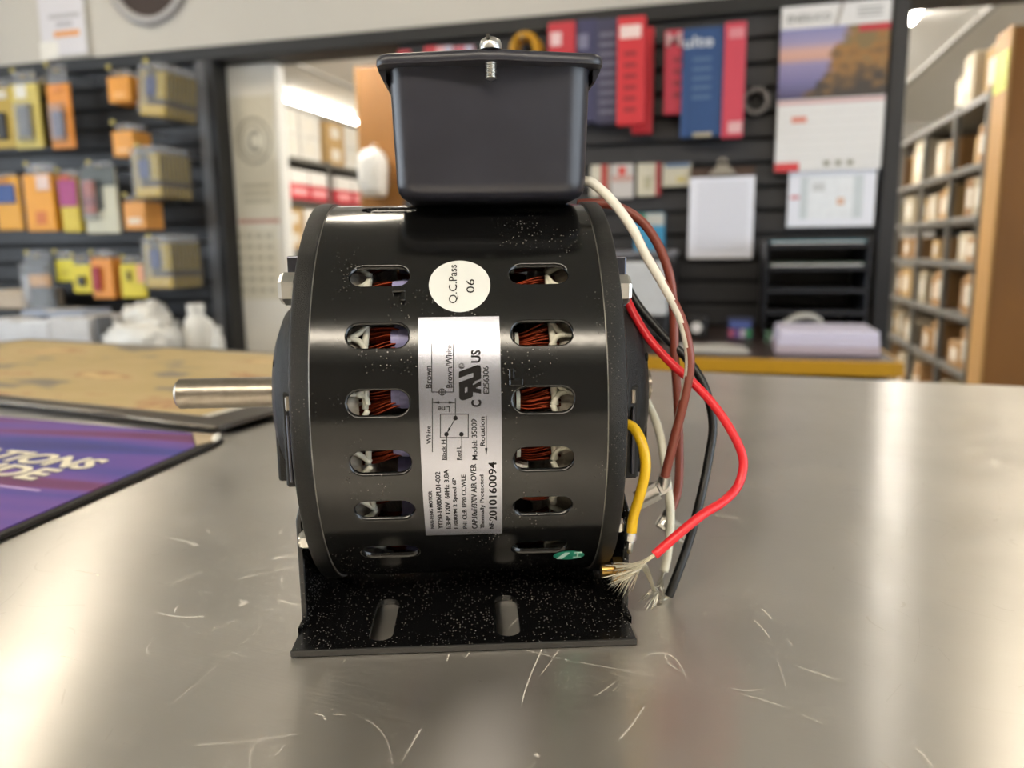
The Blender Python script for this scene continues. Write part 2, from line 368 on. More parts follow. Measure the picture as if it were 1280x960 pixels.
# ---- shell: sheet with pressed obround vents, built on the unrolled cylinder
D2R = PI/180
XS = .0483
SLOTX = (-.0262, .0270)
SLOTP = [75.5, 41.0, 23.8, 6.9, -8.5, -23.1, -40.8]
SLOTP = SLOTP + [180-p for p in SLOTP]
HL, HR = .01055, .00465            # half length, end radius of a vent
def shell():
    V, Nn, Fc = [], [], []
    def add(x, ph, r=RS, n=None):
        V.append(cw(x, ph, r)); Nn.append(n or Vector((0, -math.cos(ph), math.sin(ph)))); return len(V)-1
    def grid(x0, x1, p0, p1, nx, np_):
        g = [[add(x0+(x1-x0)*i/nx, p0+(p1-p0)*j/np_) for i in range(nx+1)] for j in range(np_+1)]
        for j in range(np_):
            for i in range(nx): Fc.append((g[j][i], g[j][i+1], g[j+1][i+1], g[j+1][i]))
    CW, CH = .0140, 5.6*D2R         # half cell
    def obr():
        fl = HL-HR; pts = []
        for k in range(8): a = -45+90*k/8; pts.append((fl+HR*math.cos(a*D2R), HR*math.sin(a*D2R)))
        for k in range(2): a = 45+45*k/2; pts.append((fl+HR*math.cos(a*D2R), HR*math.sin(a*D2R)))
        for k in range(8): pts.append((fl-2*fl*k/8, HR))
        for k in range(2): a = 90+45*k/2; pts.append((-fl+HR*math.cos(a*D2R), HR*math.sin(a*D2R)))
        return pts + [(-x, -y) for (x, y) in pts]
    def rect():
        W, Hh = CW, CH*RS; pts = []
        for k in range(8): pts.append((W, -Hh+2*Hh*k/8))
        for k in range(12): pts.append((W-2*W*k/12, Hh))
        return pts + [(-x, -y) for (x, y) in pts]
    OB, RC = obr(), rect(); n = len(OB)
    for sx in SLOTX:
        for sp in SLOTP:
            pc = sp*D2R; rings = []
            for t in (0, .35, .7, 1):
                rings.append([add(sx+OB[i][0]*(1-t)+RC[i][0]*t, pc+(OB[i][1]*(1-t)+RC[i][1]*t)/RS) for i in range(n)])
            for k in range(3):
                for i in range(n):
                    j = (i+1) % n; Fc.append((rings[k][i], rings[k+1][i], rings[k+1][j], rings[k][j]))
            # pressed lip
            lip = []
            for (ins, dp, tilt) in ((0, 0, .3), (.0004, .00035, .8), (.0006, .0009, 1.6), (.0006, .0018, 2.5)):
                row = []
                for i in range(n):
                    x, y = OB[i]; fx = max(-(HL-HR), min(HL-HR, x)); d = Vector((x-fx, y)).normalized()
                    ph = pc+(y-d.y*ins)/RS; rad = Vector((0, -math.cos(ph), math.sin(ph))); tan = Vector((0, math.sin(ph), math.cos(ph)))
                    nv = (rad - (Vector((1, 0, 0))*d.x+tan*d.y)*tilt).normalized()
                    row.append(add(sx+x-d.x*ins, ph, RS-dp, nv))
                lip.append(row)
            for k in range(3):
                for i in range(n):
                    j = (i+1) % n; Fc.append((lip[k][i], lip[k][j], lip[k+1][j], lip[k+1][i]))
    # plain columns and plain bands between the vents
    xe = [-XS, SLOTX[0]-CW, SLOTX[0]+CW, SLOTX[1]-CW, SLOTX[1]+CW, XS]
    for c in (0, 2, 4): grid(xe[c], xe[c+1], 0, 2*PI, 3, 256)
    ps = sorted(p % 360 for p in SLOTP)
    for c in (1, 3):
        for k in range(len(ps)):
            a = ps[k]+5.6; b = (ps[k+1] if k+1 < len(ps) else ps[0]+360)-5.6
            if b > a: grid(xe[c], xe[c+1], a*D2R, b*D2R, 4, max(1, int((b-a)/1.3)))
    me = bpy.data.meshes.new('shell'); me.from_pydata(V, [], Fc); me.shade_smooth()
    me.normals_split_custom_set_from_vertices([v.normalized() for v in Nn]); me.update()
    return me
link('shell', shell(), M_shell, MOT)
# ---- end shields
def at_axis(b, y=0, z=0): return xf(b, Matrix.Translation((0, y, AXZ+z)))
for s in (-1, 1):
    prof = [(s*x*mm, r*mm) for (x, r) in ((47.6, 73.2), (47.9, 74.6), (48.2, 75.1), (48.8, 75.3), (53.2, 75.3), (54.0, 74.9), (54.4, 74.0), (55.0, 66),
            (56.0, 45), (58.0, 40.5), (62, 38.6), (66, 36.8), (69.2, 34), (71.8, 28), (73.2, 20.5), (74.6, 14.4), (75.2, 12.6), (75.3, 6.5))]
    es = obj('end_shield', at_axis(lathe(prof, 128)), M_cast, MOT, smooth=True, sharp=35)
    # bare-metal seam line between shield and shell
    obj('seam', at_axis(lathe([(s*47.75*mm, 74.3*mm), (s*47.9*mm, 74.75*mm), (s*48.05*mm, 74.85*mm), (s*48.15*mm, 74.6*mm)], 128)), mat('worn_edge', '8c8880', .4, .8, vary=.4, scale=150), es, smooth=True)
    # rectangular bearing housing under the dome, with its retaining strip and a cover slot
    X = (lambda a, b: (a*mm, b*mm) if s > 0 else (-b*mm, -a*mm))
    a, b = X(54, 71.8)
    obj('bearing_housing', box(a, b, -.027, .027, AXZ-.0305, AXZ-.002, .0012, 2), M_cast, es)
    a, b = X(62.9, 64.3)
    obj('retaining_strip', box(a, b, -.0392, -.0366, AXZ-.0275, AXZ-.0015, .0004), mat('dark_steel', '4c4c52', .3, .9), es)
    a, b = X(62.7, 64.5)
    obj('bearing_edge', box(a, b, -.0384, -.0364, AXZ-.0005, AXZ+.005, .0004), M_shaft, es)
    a, b = X(60.0, 66.0)
    obj('slot_recess', box(a, b, -.0377, -.020, AXZ-.0295, AXZ+.0065, .0008), mat('recess_black', '050505', .6), es)
    # small cooling holes near the rim of the dome
    for (ang, rr) in ((150, 31), (210, 31), (45, 31), (-45, 31)):
        h = lathe([(0, 0), (0, .0016), (.0006, .0018)], 12); 
        h = xf(h, Matrix.Translation((s*.0705, -rr*mm*math.cos((ang-180)*D2R), AXZ-rr*mm*math.sin((ang-180)*D2R))))
        obj('vent_hole', h, mat('recess_black', '050505', .6), es)
# ---- shaft
obj('shaft', at_axis(lathe([(-.1172, 0), (-.1172, .0050), (-.1160, .0062), (-.070, .0063), (.078, .0063), (.078, 0)], 40)), M_shaft, MOT, smooth=True, sharp=30)
# ---- stator core and windings seen through the vents
obj('stator_core', at_axis(lathe([(-.0172, .03), (-.0172, .0655), (.0180, .0655), (.0180, .03)], 96)), M_lam, MOT, smooth=True, sharp=30)
for s in (-1, 1):
    x0, x1 = (.024, .047)
    pr = [(s*(.0390+.0100*math.cos(a)), .0556+.0100*math.sin(a)) for a in [2*PI*k/20 for k in range(21)]]
    obj('end_winding', at_axis(lathe(pr, 96)), M_wind, MOT, smooth=True)
    # lacing cord knotted round the end winding
    bm = bmesh.new()
    for k in range(44):
        a0 = 2*PI*k/44; jit = rnd.uniform(-.02, .02)
        def P(x, a, r=.0668): return Vector((s*x, -r*math.cos(a), AXZ+r*math.sin(a)))
        xk = .0350+rnd.uniform(-.002, .002)
        tube(spline([P(.0305, a0-.045+jit), P(xk-.002, a0+jit*.5), P(xk+.001, a0+.01)], 4), .00105, 6, bm)
        tube(spline([P(.0305, a0+.085+jit), P(xk-.001, a0+.03), P(xk+.001, a0+.01)], 4), .00105, 6, bm)
        tube(spline([P(xk, a0+.01), P(xk+.004, a0+.01+jit), P(.0445, a0+jit, .0640)], 4), .00095, 6, bm)
        if k % 2: tube([P(.0315, a0-.06, .0665), P(.0308, a0+.08, .0665)], .0012, 6, bm)
    obj('lacing_cord', bm, M_cord, MOT, smooth=True)
    # coil bundles leaving the core
    for j, sp in enumerate([90, 57]+sorted(set(round(p) for p in SLOTP))+[-57, -90]):
        ph = (sp+(1.2 if s < 0 else -.5))*D2R; bm = bmesh.new()
        for t in range(48):
            da = rnd.uniform(-.07, .07); dr = rnd.uniform(-.0045, .0018)
            tw = rnd.uniform(.02, .05)*(1 if s > 0 else -1); r_ = .0640+dr
            def Q(x, a, r): return Vector((s*x, -r*math.cos(a), AXZ+r*math.sin(a)))
            tube(spline([Q(.0185, ph+da*.6, r_), Q(.0225, ph+da*.8, r_+.001), Q(.0275, ph+da+tw*.5, r_+.001), Q(.0335, ph+da*1.25+tw, r_-.001)], 3), .00042, 5, bm)
        obj('copper_coil', bm, M_copper, MOT, smooth=True)
        Mx = Matrix.Translation((0, 0, AXZ)) @ Matrix.Rotation(-ph, 4, 'X')
        if s < 0:
            for (dp, rr, xx) in ((0, .0635, .0228), (.075, .059, .0222)):
                My = Matrix.Translation((0, 0, AXZ)) @ Matrix.Rotation(-(ph+dp), 4, 'X') @ Matrix.Translation((0, -rr, 0))
                sl = lathe([(-.0170, .0042), (-.0200, .0042), (-.0201, .0039), (-xx, .0039), (-xx, .0034)], 20)
                obj('insulation_sleeve', xf(sl, My), M_lav, MOT, smooth=True, sharp=40)
        else:
            My = Mx @ Matrix.Translation((0, -.0628, 0))
            obj('slot_liner', xf(lathe([(.0185, .0042), (.0198, .0042), (.0198, .0036)], 20), My), M_cord, MOT, smooth=True, sharp=40)
# lanced tabs beside two vents
def tab(px, py, rz):
    x, ph = cyl(px, py); b = box(-.0022, .0022, -.0017, .0002, -.0012, .0012, .0004)
    box(.0006, .0022, -.0017, .0002, -.0045, -.001, .0003, bm=b)
    obj('lanced_tab', xf(b, Matrix.Translation(cw(x, ph)) @ Matrix.Rotation(-ph, 4, 'X') @ Matrix.Rotation(rz, 4, 'Y')), M_shell, MOT)
tab(499, 364, 0); tab(645, 478, PI)

# ---- labels: everything below is laid out in (axial metres, angle) on the shell
def patch(x0, x1, p0, p1, r, n=40, name='p'):
    b = bmesh.new(); g = [[b.verts.new(cw(x0+(x1-x0)*i/2, p0+(p1-p0)*j/n, r)) for i in range(3)] for j in range(n+1)]
    for j in range(n):
        for i in range(2): b.faces.new((g[j][i], g[j][i+1], g[j+1][i+1], g[j+1][i]))
    return b
lx0, lp1 = cyl(523, 397); lx1, _ = cyl(624, 397); _, lp0 = cyl(574, 668)
RL = RS+.00010; RI = RS+.00022
lab = obj('rating_label', patch(-.0131, .0132, lp0, lp1, RL), M_label, MOT, smooth=True); lab['label'] = 'silver foil rating label'
INK = bmesh.new()
def ink_poly(pts, r=RI):
    """pts in photo pixels, mapped to the shell"""
    vs_ = []
    for p in pts:
        x, ph = cyl(*p); vs_.append(INK.verts.new(cw(x, ph, r)))
    INK.faces.new(vs_)
def ink_line(x0, y0, x1, y1, wd=.9):
    n = max(1, int(math.hypot(x1-x0, y1-y0)/8)); L_ = math.hypot(x1-x0, y1-y0); nx, ny = -(y1-y0)/L_*wd/2, (x1-x0)/L_*wd/2
    for k in range(n):
        a, b = k/n, (k+1)/n; xa, ya, xb, yb = x0+(x1-x0)*a, y0+(y1-y0)*a, x0+(x1-x0)*b, y0+(y1-y0)*b
        ink_poly([(xa+nx, ya+ny), (xb+nx, yb+ny), (xb-nx, yb-ny), (xa-nx, ya-ny)])
def ink_disc(x, y, r, n=14, hole=0):
    if not hole: ink_poly([(x+r*math.cos(2*PI*k/n), y+r*math.sin(2*PI*k/n)) for k in range(n)])
    else:
        for k in range(n):
            a, b = 2*PI*k/n, 2*PI*(k+1)/n
            ink_poly([(x+r*math.cos(a), y+r*math.sin(a)), (x+r*math.cos(b), y+r*math.sin(b)), (x+hole*math.cos(b), y+hole*math.sin(b)), (x+hole*math.cos(a), y+hole*math.sin(a))])
def ink_text(body, xt, xb, yt, yb, bold=0., mode=90, into=None, r=RI):
    """text running upwards (mode 90): xt..xb glyph top to baseline, yt..yb end to start; mode 180: upside down"""
    global INK
    b, tw, th = text_bm(body, bold)
    ym = (yt+yb)/2; xm = (xt+xb)/2
    x0, _ = cyl(xt, ym, r); x1, _ = cyl(xb, ym, r); _, p1 = cyl(xm, yt, r); _, p0 = cyl(xm, yb, r)
    for v in b.verts:
        u, q = v.co.x/tw, v.co.y/th
        if mode == 90: v.co = cw(x1+(x0-x1)*q, p0+(p1-p0)*u, r)
        else: v.co = cw(x1+(x0-x1)*u, p1+(p0-p1)*q, r)
    if into is None: INK = join(INK, b)
    else: join(into, b)
for (t, a, b_, c, d, bo) in (
    ('Brown', 531.7, 539.2, 457.5, 485, 0), ('Brown/White', 557.5, 565, 431, 484.7, 0), ('US', 588.7, 600.8, 437.5, 453.3, .03), ('C', 589, 601.7, 500, 508.7, .035),
    ('E256306', 604, 611, 458, 492, 0), ('White', 533, 538.7, 532.5, 555, 0), ('Black H', 552, 557.3, 550, 575, 0), ('Red L', 571, 576.3, 557.5, 575, 0),
    ('Model: 35009', 589.7, 596.3, 524, 575, 0), ('Rotation', 600, 606, 521, 557.5, 0), ('NAN-FENG MOTOR', 536.7, 541.3, 614, 661, 0),
    ('YY250-140806PL01-002', 545.5, 551.7, 590, 661, 0), ('1/3HP 120V  60Hz 3.8A', 556, 562, 587, 661, 0), ('1100RPM 2 Speed 6P', 566.3, 572.5, 598, 661, 0),
    ('PH1 CL:B 1P20 CCWLE', 577.5, 583, 593.7, 661, 0), ('CAP:10uF/370V AIR OVER', 589, 596, 580, 661, 0), ('Thermally Protected', 600, 606.5, 593.7, 661, 0),
    ('NF-', 611.5, 617.5, 652, 661, 0), ('2010160094', 611, 621, 577.5, 651, .008)):
    ink_text(t, a, b_, c, d, bo or .006)
ink_text('Line', 548, 562, 508, 515, 0, 180)
for l in ((539.7, 429, 539.7, 490), (566.7, 428, 566.7, 490), (539.7, 490, 566.7, 490), (540.5, 498, 540.5, 565), (569.3, 498, 569.3, 522), (540.5, 503, 569.3, 503),
          (550.5, 517.5, 585.3, 517.5), (550.5, 547, 585.3, 547), (550.5, 517.5, 550.5, 547), (585.3, 517.5, 585.3, 547), (569.3, 522.5, 558, 542.7),
          (558.4, 542, 558.4, 575), (577.2, 542, 577.2, 575), (607.8, 520, 607.8, 562), (551.5, 487, 551.5, 493), (554, 487, 554, 493)):
    ink_line(*l)
ink_disc(552.7, 490, 4.4, 18, 3.5); ink_disc(577, 457.6, 3.5, 16, 2.8); ink_text('R', 575, 579, 455.5, 459.7)
for p in ((569.3, 522.5), (558, 542.7), (576.8, 542.7)): ink_disc(p[0], p[1], 2.8)
for t in ([(540.5, 503), (549, 501.4), (549, 504.6)], [(569.3, 503), (561, 504.6), (561, 501.4)], [(607.8, 569), (606.2, 560), (609.4, 560)], [(558, 542.7), (561, 534), (563.4, 535.4)]): ink_poly(t)
cp = lambda L_: [(510+x/6, 380+y/6) for (x, y) in L_]
for q in ([(382, 508), (518, 458), (530, 500), (382, 556)], [(518, 458), (542, 462), (548, 482), (548, 520), (500, 520), (490, 505)], [(490, 505), (548, 505), (548, 560), (490, 585)],
          [(382, 588), (490, 548), (500, 592), (384, 625)], [(384, 620), (426, 614), (426, 720), (404, 722), (390, 714), (384, 695)], [(447, 605), (487, 590), (487, 690), (470, 704), (447, 712)],
          [(425, 668), (448, 660), (448, 712), (425, 720)], [(425, 612), (448, 604), (448, 622), (425, 628)], [(486, 610), (548, 575), (548, 610), (486, 640)], [(486, 625), (548, 640), (548, 672), (486, 660)]):
    ink_poly(cp(q), RI)
obj('printing', INK, M_ink, lab)
# round inspection sticker
sx, sp_ = cyl(574.5, 356); b = bmesh.new(); c0 = b.verts.new(cw(sx, sp_, RL)); rows = []
for rr in (.3, .6, .85, 1):
    rows.append([b.verts.new(cw(sx+.0102*rr*math.cos(2*PI*k/48), sp_+.0104*rr*math.sin(2*PI*k/48)/RS, RL)) for k in range(48)])
for k in range(48):
    j = (k+1) % 48; b.faces.new((c0, rows[0][k], rows[0][j]))
    for q in range(3): b.faces.new((rows[q][k], rows[q+1][k], rows[q+1][j], rows[q][j]))
stk = obj('inspection_sticker', b, M_sticker, MOT, smooth=True); stk['label'] = 'round white inspection sticker'
INK = bmesh.new(); ink_text('Q.C.Pass', 561, 573, 331, 379); ink_text('06', 583, 593, 349, 366); obj('printing', INK, M_ink, stk)
# small green oval sticker low on the shell
sx, sp_ = cyl(711, 694); b = bmesh.new(); c0 = b.verts.new(cw(sx, sp_, RL)); row = [b.verts.new(cw(sx+.0057*math.cos(2*PI*k/32), sp_+.0042*math.sin(2*PI*k/32)/RS, RL)) for k in range(32)]
for k in range(32): b.faces.new((c0, row[k], row[(k+1) % 32]))
gs = obj('oval_sticker', b, mat('green_foil', '2f9a7c', .35, .2), MOT, smooth=True); gs['label'] = 'small green oval sticker'
INK = bmesh.new(); b = bmesh.new(); ink_poly([(706, 690), (713, 690), (702, 698), (695, 698)]); ink_text('H', 717, 727, 690, 697, .02); obj('printing', INK, mat('pale_green_ink', 'bfe3d6', .5), gs)

# ---- mounting bracket: plate with two obround slots, two bolted ears
BR = obj('base_bracket', bmesh.new(), M_plate, MOT)
def plate():
    x0, x1, y0, y1, t = -.0598, .0592, -.0702, .070, .0025
    # split the plate in strips around the two slots
    b = bmesh.new(); slots = [(-.0303, .0042), (.0150, .0042)]; ya, yb = -.0650, -.0325
    xs = [x0, slots[0][0]-.007, slots[0][0]+.007, slots[1][0]-.007, slots[1][0]+.007, x1]
    for z, up in ((t, 1), (.0003, 0)):
        for i in range(5):
            if i in (0, 2, 4):
                v = [b.verts.new(p) for p in ((xs[i], y0, z), (xs[i+1], y0, z), (xs[i+1], y1, z), (xs[i], y1, z))]; b.faces.new(v if up else v[::-1]); continue
            cx, r = slots[i//2]; v = [b.verts.new(p) for p in ((xs[i], -.020, z), (xs[i+1], -.020, z), (xs[i+1], y1, z), (xs[i], y1, z))]; b.faces.new(v if up else v[::-1])
            O = []
            for k in range(13): a = PI+PI*k/12; O.append((cx+r*math.cos(a), ya+r+r*math.sin(a)))
            for k in range(13): a = PI*k/12; O.append((cx+r*math.cos(a), yb-r+r*math.sin(a)))
            n = len(O); Rr = []
            for (ox, oy) in O:
                dx, dy = ox-cx, oy-(ya+yb)/2; hx, hy0, hy1 = .007, (ya+yb)/2-y0, -.020-(ya+yb)/2
                k = min(hx/abs(dx) if abs(dx) > 1e-9 else 1e9, (hy1 if dy > 0 else hy0)/abs(dy) if abs(dy) > 1e-9 else 1e9); Rr.append((cx+dx*k, (ya+yb)/2+dy*k))
            ov = [b.verts.new((p[0], p[1], z)) for p in O]; rv = [b.verts.new((p[0], p[1], z)) for p in Rr]
            for k in range(n):
                j = (k+1) % n; f = (ov[k], rv[k], rv[j], ov[j]); b.faces.new(f if up else f[::-1])
            for (cxn, cyn) in ((xs[i], y0), (xs[i+1], y0), (xs[i+1], -.020), (xs[i], -.020)):
                # fill the corner triangle
                ca = None
                for q in range(n):
                    A, B = Rr[q], Rr[(q+1) % n]
                    if (abs(A[0]-cxn) < 1e-6 and abs(B[1]-cyn) < 1e-6) or (abs(A[1]-cyn) < 1e-6 and abs(B[0]-cxn) < 1e-6):
                        if math.hypot(A[0]-cxn, A[1]-cyn) < .03: ca = q
                if ca is not None:
                    f = (rv[ca], b.verts.new((cxn, cyn, z)), rv[(ca+1) % n]); b.faces.new(f if up else f[::-1])
            if up:
                lo = [b.verts.new((p[0], p[1], .0003)) for p in O]
                for k in range(n): j = (k+1) % n; b.faces.new((ov[k], ov[j], lo[j], lo[k]))
    c = [(x0, y0), (x1, y0), (x1, y1), (x0, y1)]
    for k in range(4):
        p, q = c[k], c[(k+1) % 4]
        b.faces.new([b.verts.new(v) for v in ((p[0], p[1], .0003), (q[0], q[1], .0003), (q[0], q[1], t), (p[0], p[1], t))])
    bmesh.ops.remove_doubles(b, verts=b.verts, dist=1e-7)
    return b
pb = plate(); pb.to_mesh(BR.data); pb.free()
obj('edge_lip', box(-.0600, .0594, -.0706, -.0696, .0003, .0026, .0002), mat('plate_edge', '2a2928', .35, .4), BR)
for s in (-1, 1):
    e0 = [(s*a*mm, b*mm) for (a, b) in ((60.3, 1.0), (60.3, 42), (56.8, 55), (56.8, 62), (55.0, 62), (55.0, 54.4), (58.2, 41.4), (58.2, 1.0))]
    ear = obj('ear', prism(e0, 'y', -.0505, .0505, .0004), M_plate, BR)
    obj('shoulder', prism([(s*60.3*mm, -.0505), (s*60.3*mm, -.0570), (s*57.5*mm, -.0505)], 'z', .0012, .0040), M_plate, BR)
# ---- bolts
def hexbolt(px, py, yl, s, r=.0056, h=.0052, m=M_zinc, x=None, tilt=.58):
    p = mpl(px, py, yl); hx = x if x is not None else s*.0552
    b = lathe([(0, 0), (0, r), (h*.75, r), (h, r*.86), (h, 0)], 6)
    b = xf(b, Matrix.Translation((hx, p.y, p.z)) @ Matrix.Rotation(tilt, 4, 'X') @ (Matrix.Scale(s, 4, (1, 0, 0))))
    o = obj('bolt', b, m, MOT)
    bb = lathe([(-.004, 0), (-.004, .0028), (.0, .0028)], 12); obj('bolt_shank', xf(bb, Matrix.Translation((hx, p.y, p.z))), m, o, smooth=True, sharp=40)
hexbolt(368, 361, -.050, -1)
hexbolt(391, 674, -.050, -1, .0036, .0036)
hexbolt(773, 362, -.050, 1, .0052, .004)
hexbolt(784, 656, -.052, 1, .003, .003, x=.0545)
hexbolt(768, 712, -.046, 1, .0052, .0056, mat('brass', 'b08f52', .3, 1.), x=.0548)
# steel clips bent over the rim beside the upper bolts
for s, (px, py) in ((-1, (372, 340)), (1, (773, 340))):
    p = mpl(px, py, -.042)
    obj('clip', box(min(s*.0545, s*.0588), max(s*.0545, s*.0588), p.y-.004, p.y+.004, p.z-.012 if s > 0 else p.z-.006, p.z+.0055, .0005, 2), mat('clip_steel', '55565f', .25, .9), MOT)

# ---- terminal (capacitor) box on top
BX = .0122; BF = -.040; BB = .040
bx = obj('terminal_box', bmesh.new(), M_boxplastic, MOT)
def rrect(x0, x1, y0, y1, r, n=6):
    P = []
    for (cx, cy, a0) in ((x1-r, y0+r, -90), (x1-r, y1-r, 0), (x0+r, y1-r, 90), (x0+r, y0+r, 180)):
        for k in range(n+1): a = (a0+90*k/n)*D2R; P.append((cx+r*math.cos(a), cy+r*math.sin(a)))
    return P
def loft(secs, capb=True, capt=True):
    b = bmesh.new(); rows = [[b.verts.new((p[0], p[1], z)) for p in P] for (P, z) in secs]; n = len(rows[0])
    for k in range(len(rows)-1):
        for i in range(n): j = (i+1) % n; b.faces.new((rows[k][i], rows[k][j], rows[k+1][j], rows[k+1][i]))
    if capb: b.faces.new(rows[0][::-1])
    if capt: b.faces.new(rows[-1])
    return b
zb = AXZ+.0741
secs = []
for (ins, dz) in ((.0062, 0), (.0036, .0004), (.0018, .0014), (.0006, .0032), (.0002, .006), (-.0010, .0442)):
    secs.append((rrect(BX-.0340+ins, BX+.0340-ins, BF+ins, BB-ins, .0085), zb+dz))
tb = loft(secs); bmesh.ops.recalc_face_normals(tb, faces=tb.faces[:]); tb.to_mesh(bx.data); tb.free(); bx.data.shade_smooth(); bx.data.set_sharp_from_angle(angle=math.radians(50))
def lidout(g):
    P = rrect(BX-.0387-g, BX+.0387+g, BF-.0042-g, BB+.0042+g, .0055+g); out = []
    for (x, y) in P:
        out.append((x, y))
    # a shallow point in the middle of front and back edge carries the screw
    res = []
    for q, p in enumerate(out):
        res.append(p)
        if q == 13: res += [(BX+.006, BB+.0082+g), (BX-.006, BB+.0082+g)]
        if q == len(out)-1: res += [(BX-.004, BF-.0098-g), (BX+.004, BF-.0098-g)]
    return res
zl = zb+.0440
lid = loft([(lidout(-.0012), zl), (lidout(-.0002), zl+.0002), (lidout(0), zl+.0006), (lidout(-.0001), zl+.0022), (lidout(-.0006), zl+.0032), (lidout(-.0018), zl+.0038), (lidout(-.006), zl+.0041)])
lido = obj('lid', lid, M_boxplastic, bx, smooth=True, sharp=45)
# skirt corners of the lid turned down at the sides
for s in (-1, 1):
    sk = prism([(BX+s*.0358, zl), (BX+s*.0384, zl), (BX+s*.0384, zl-.0005), (BX+s*.0366, zl-.0042), (BX+s*.0358, zl-.0042)], 'y', BF+.004, BB)
    obj('lid_skirt', sk, M_boxplastic, lido)
scx, scy = BX+.0001, BF-.0062
sc = lathe([(zl+.0036, 0), (zl+.0040, .0036), (zl+.0056, .0037), (zl+.0070, .0032), (zl+.0078, .0018), (zl+.0079, 0)], 24, axis='z')
sc = xf(sc, Matrix.Translation((scx, scy, 0)))
screw = obj('screw', sc, M_zinc, bx, smooth=True, sharp=50)
b = box(scx-.0040, scx+.0040, scy-.00055, scy+.00055, zl+.0068, zl+.00805); obj('screw_slot', xf(b, Matrix.Translation((scx, scy, 0)) @ Matrix.Rotation(1.3, 4, 'Z') @ Matrix.Translation((-scx, -scy, 0))), mat('slot_dark', '3c3a36', .5, .5), screw)
prof = [(zl+.003, 0)]
for k in range(9): prof += [(zl+.001-k*.0007, .0016), (zl+.00065-k*.0007, .0020)]
prof += [(zl-.0060, 0)]
obj('screw_thread', xf(lathe(prof, 16, axis='z'), Matrix.Translation((scx, scy, 0))), M_zinc, screw, smooth=True, sharp=25)

# ---- leads
def wpts(L_): return [mpl(px, py, yl*mm) for (px, py, yl) in L_]
def ins(name, c): return mat(name, c, .38, vary=.05, scale=200)
M_strand = mat('tinned_copper', 'cfc9b8', .3, 1., vary=.15, scale=400)
def lead(label, pts, m, r=.00155, n=12, mats=None):
    c = spline(wpts(pts), 8)
    o = obj('lead_wire', tube(c, r, n, mats=mats), m, MOT, smooth=True); o['label'] = label; return o, c
def strands(parent, c, ends, n, spread, name='bare_strands'):
    """frayed strands leaving the end of curve c through the mean path 'ends' (motor space points)"""
    bm = bmesh.new(); p0 = c[-1]; d0 = (c[-1]-c[-2]).normalized(); E = [Vector(e) for e in ends]; L_ = (E[-1]-p0).length
    for k in range(n):
        q = Vector((rnd.gauss(0, 1), rnd.gauss(0, 1), rnd.gauss(0, 1)))
        pth = [p0-d0*.002+q*.0002, p0+q*.0003]
        for i, e in enumerate(E): pth.append(e+q*spread*((i+1)/len(E))**1.6*L_)
        for v in pth: v.z = max(v.z, .0009)
        tube(spline(pth, 4), .00013, 4, bm)
    return obj(name, bm, M_strand, parent, smooth=True)
# white, turning brown: twisted two-colour insulation from the box
M_wh, M_br = ins('ivory_insulation', 'd8d3c6'), ins('brown_insulation', '7a3b2e')
o1, c1 = lead('brown and white striped wire from the terminal box', [(730, 226, -26), (741, 229, -28), (765, 251, -30), (790, 285, -32), (808, 320, -34), (830, 357, -36), (850, 395, -38), (860, 430, -40), (862, 460, -40), (855, 500, -38), (843, 548, -36), (832, 592, -34), (830, 602, -33)], [M_wh, M_br], .0018, 16)
bm = bmesh.new(); bm.from_mesh(o1.data); bm.normal_update(); zt_, zb_ = c1[0].z, c1[-1].z
for f in bm.faces:
    c = f.calc_center_median(); t = (zt_-c.z)/(zt_-zb_); a = .25+t*2.0          # the brown half winds slowly round the wire
    d = f.normal.x*math.cos(a-.6)-f.normal.y*math.sin(a-.6)
    f.material_index = 1 if d > (.75 if t < .3 else .75-1.15*min(1, (t-.3)/.5)) else 0
bm.to_mesh(o1.data); bm.free()
o2, c2 = lead('plain brown wire behind the striped one', [(722, 255, 2), (742, 254, 0), (770, 258, -2), (800, 275, -4), (822, 305, -6), (837, 345, -8), (842, 390, -8), (843, 440, -8), (847, 500, -6), (849, 563, -6), (848, 607, -8), (841, 632, -10), (832, 648, -12)], M_br, .0019)
o3, c3 = lead('red wire with a wide frayed end', [(765, 338, -6), (778, 360, -14), (785, 378, -18), (798, 403, -22), (815, 428, -26), (840, 455, -30), (865, 477, -34), (892, 506, -38), (916, 542, -42), (929, 575, -45), (923, 606, -48), (904, 627, -52), (880, 642, -55), (850, 666, -58), (818, 694, -60)], ins('red_insulation', 'd2202a'), .0017)
o4, c4 = lead('black wire reaching the counter', [(765, 330, 8), (782, 356, 2), (800, 385, -2), (830, 420, -6), (858, 448, -10), (880, 482, -14), (891, 528, -18), (886, 572, -22), (874, 630, -28), (860, 680, -32), (845, 722, -36), (836, 745, -37)], ins('black_insulation', '0d0d0e'), .0018)
o5, c5 = lead('ivory wire from behind the end shield', [(785, 478, 20), (798, 488, 14), (810, 505, 8), (824, 540, 0), (832, 590, -8), (838, 640, -14), (835, 690, -18), (830, 714, -20)], ins('cream_insulation', 'd9d5c2'), .0018)
o6, c6 = lead('short yellow earth wire', [(768, 533, -44), (779, 530, -48), (792, 535, -52), (803, 556, -56), (807, 584, -58), (801, 615, -58), (792, 645, -56), (789, 668, -55)], ins('yellow_insulation', 'd9ae16'), .0019)
obj('green_stripe', tube(spline(wpts([(774, 535, -46.5), (779, 533, -49.2), (785, 533.5, -51.2)]), 4), .0009, 6), ins('green_insulation', '3c8a3a'), o6, smooth=True)
strands(o3, c3, wpts([(803, 704, -59), (790, 711, -58), (768, 716, -57)]), 34, .16)
strands(o3, c3, wpts([(803, 704, -59), (790, 715, -57), (775, 736, -55)]), 26, .13)
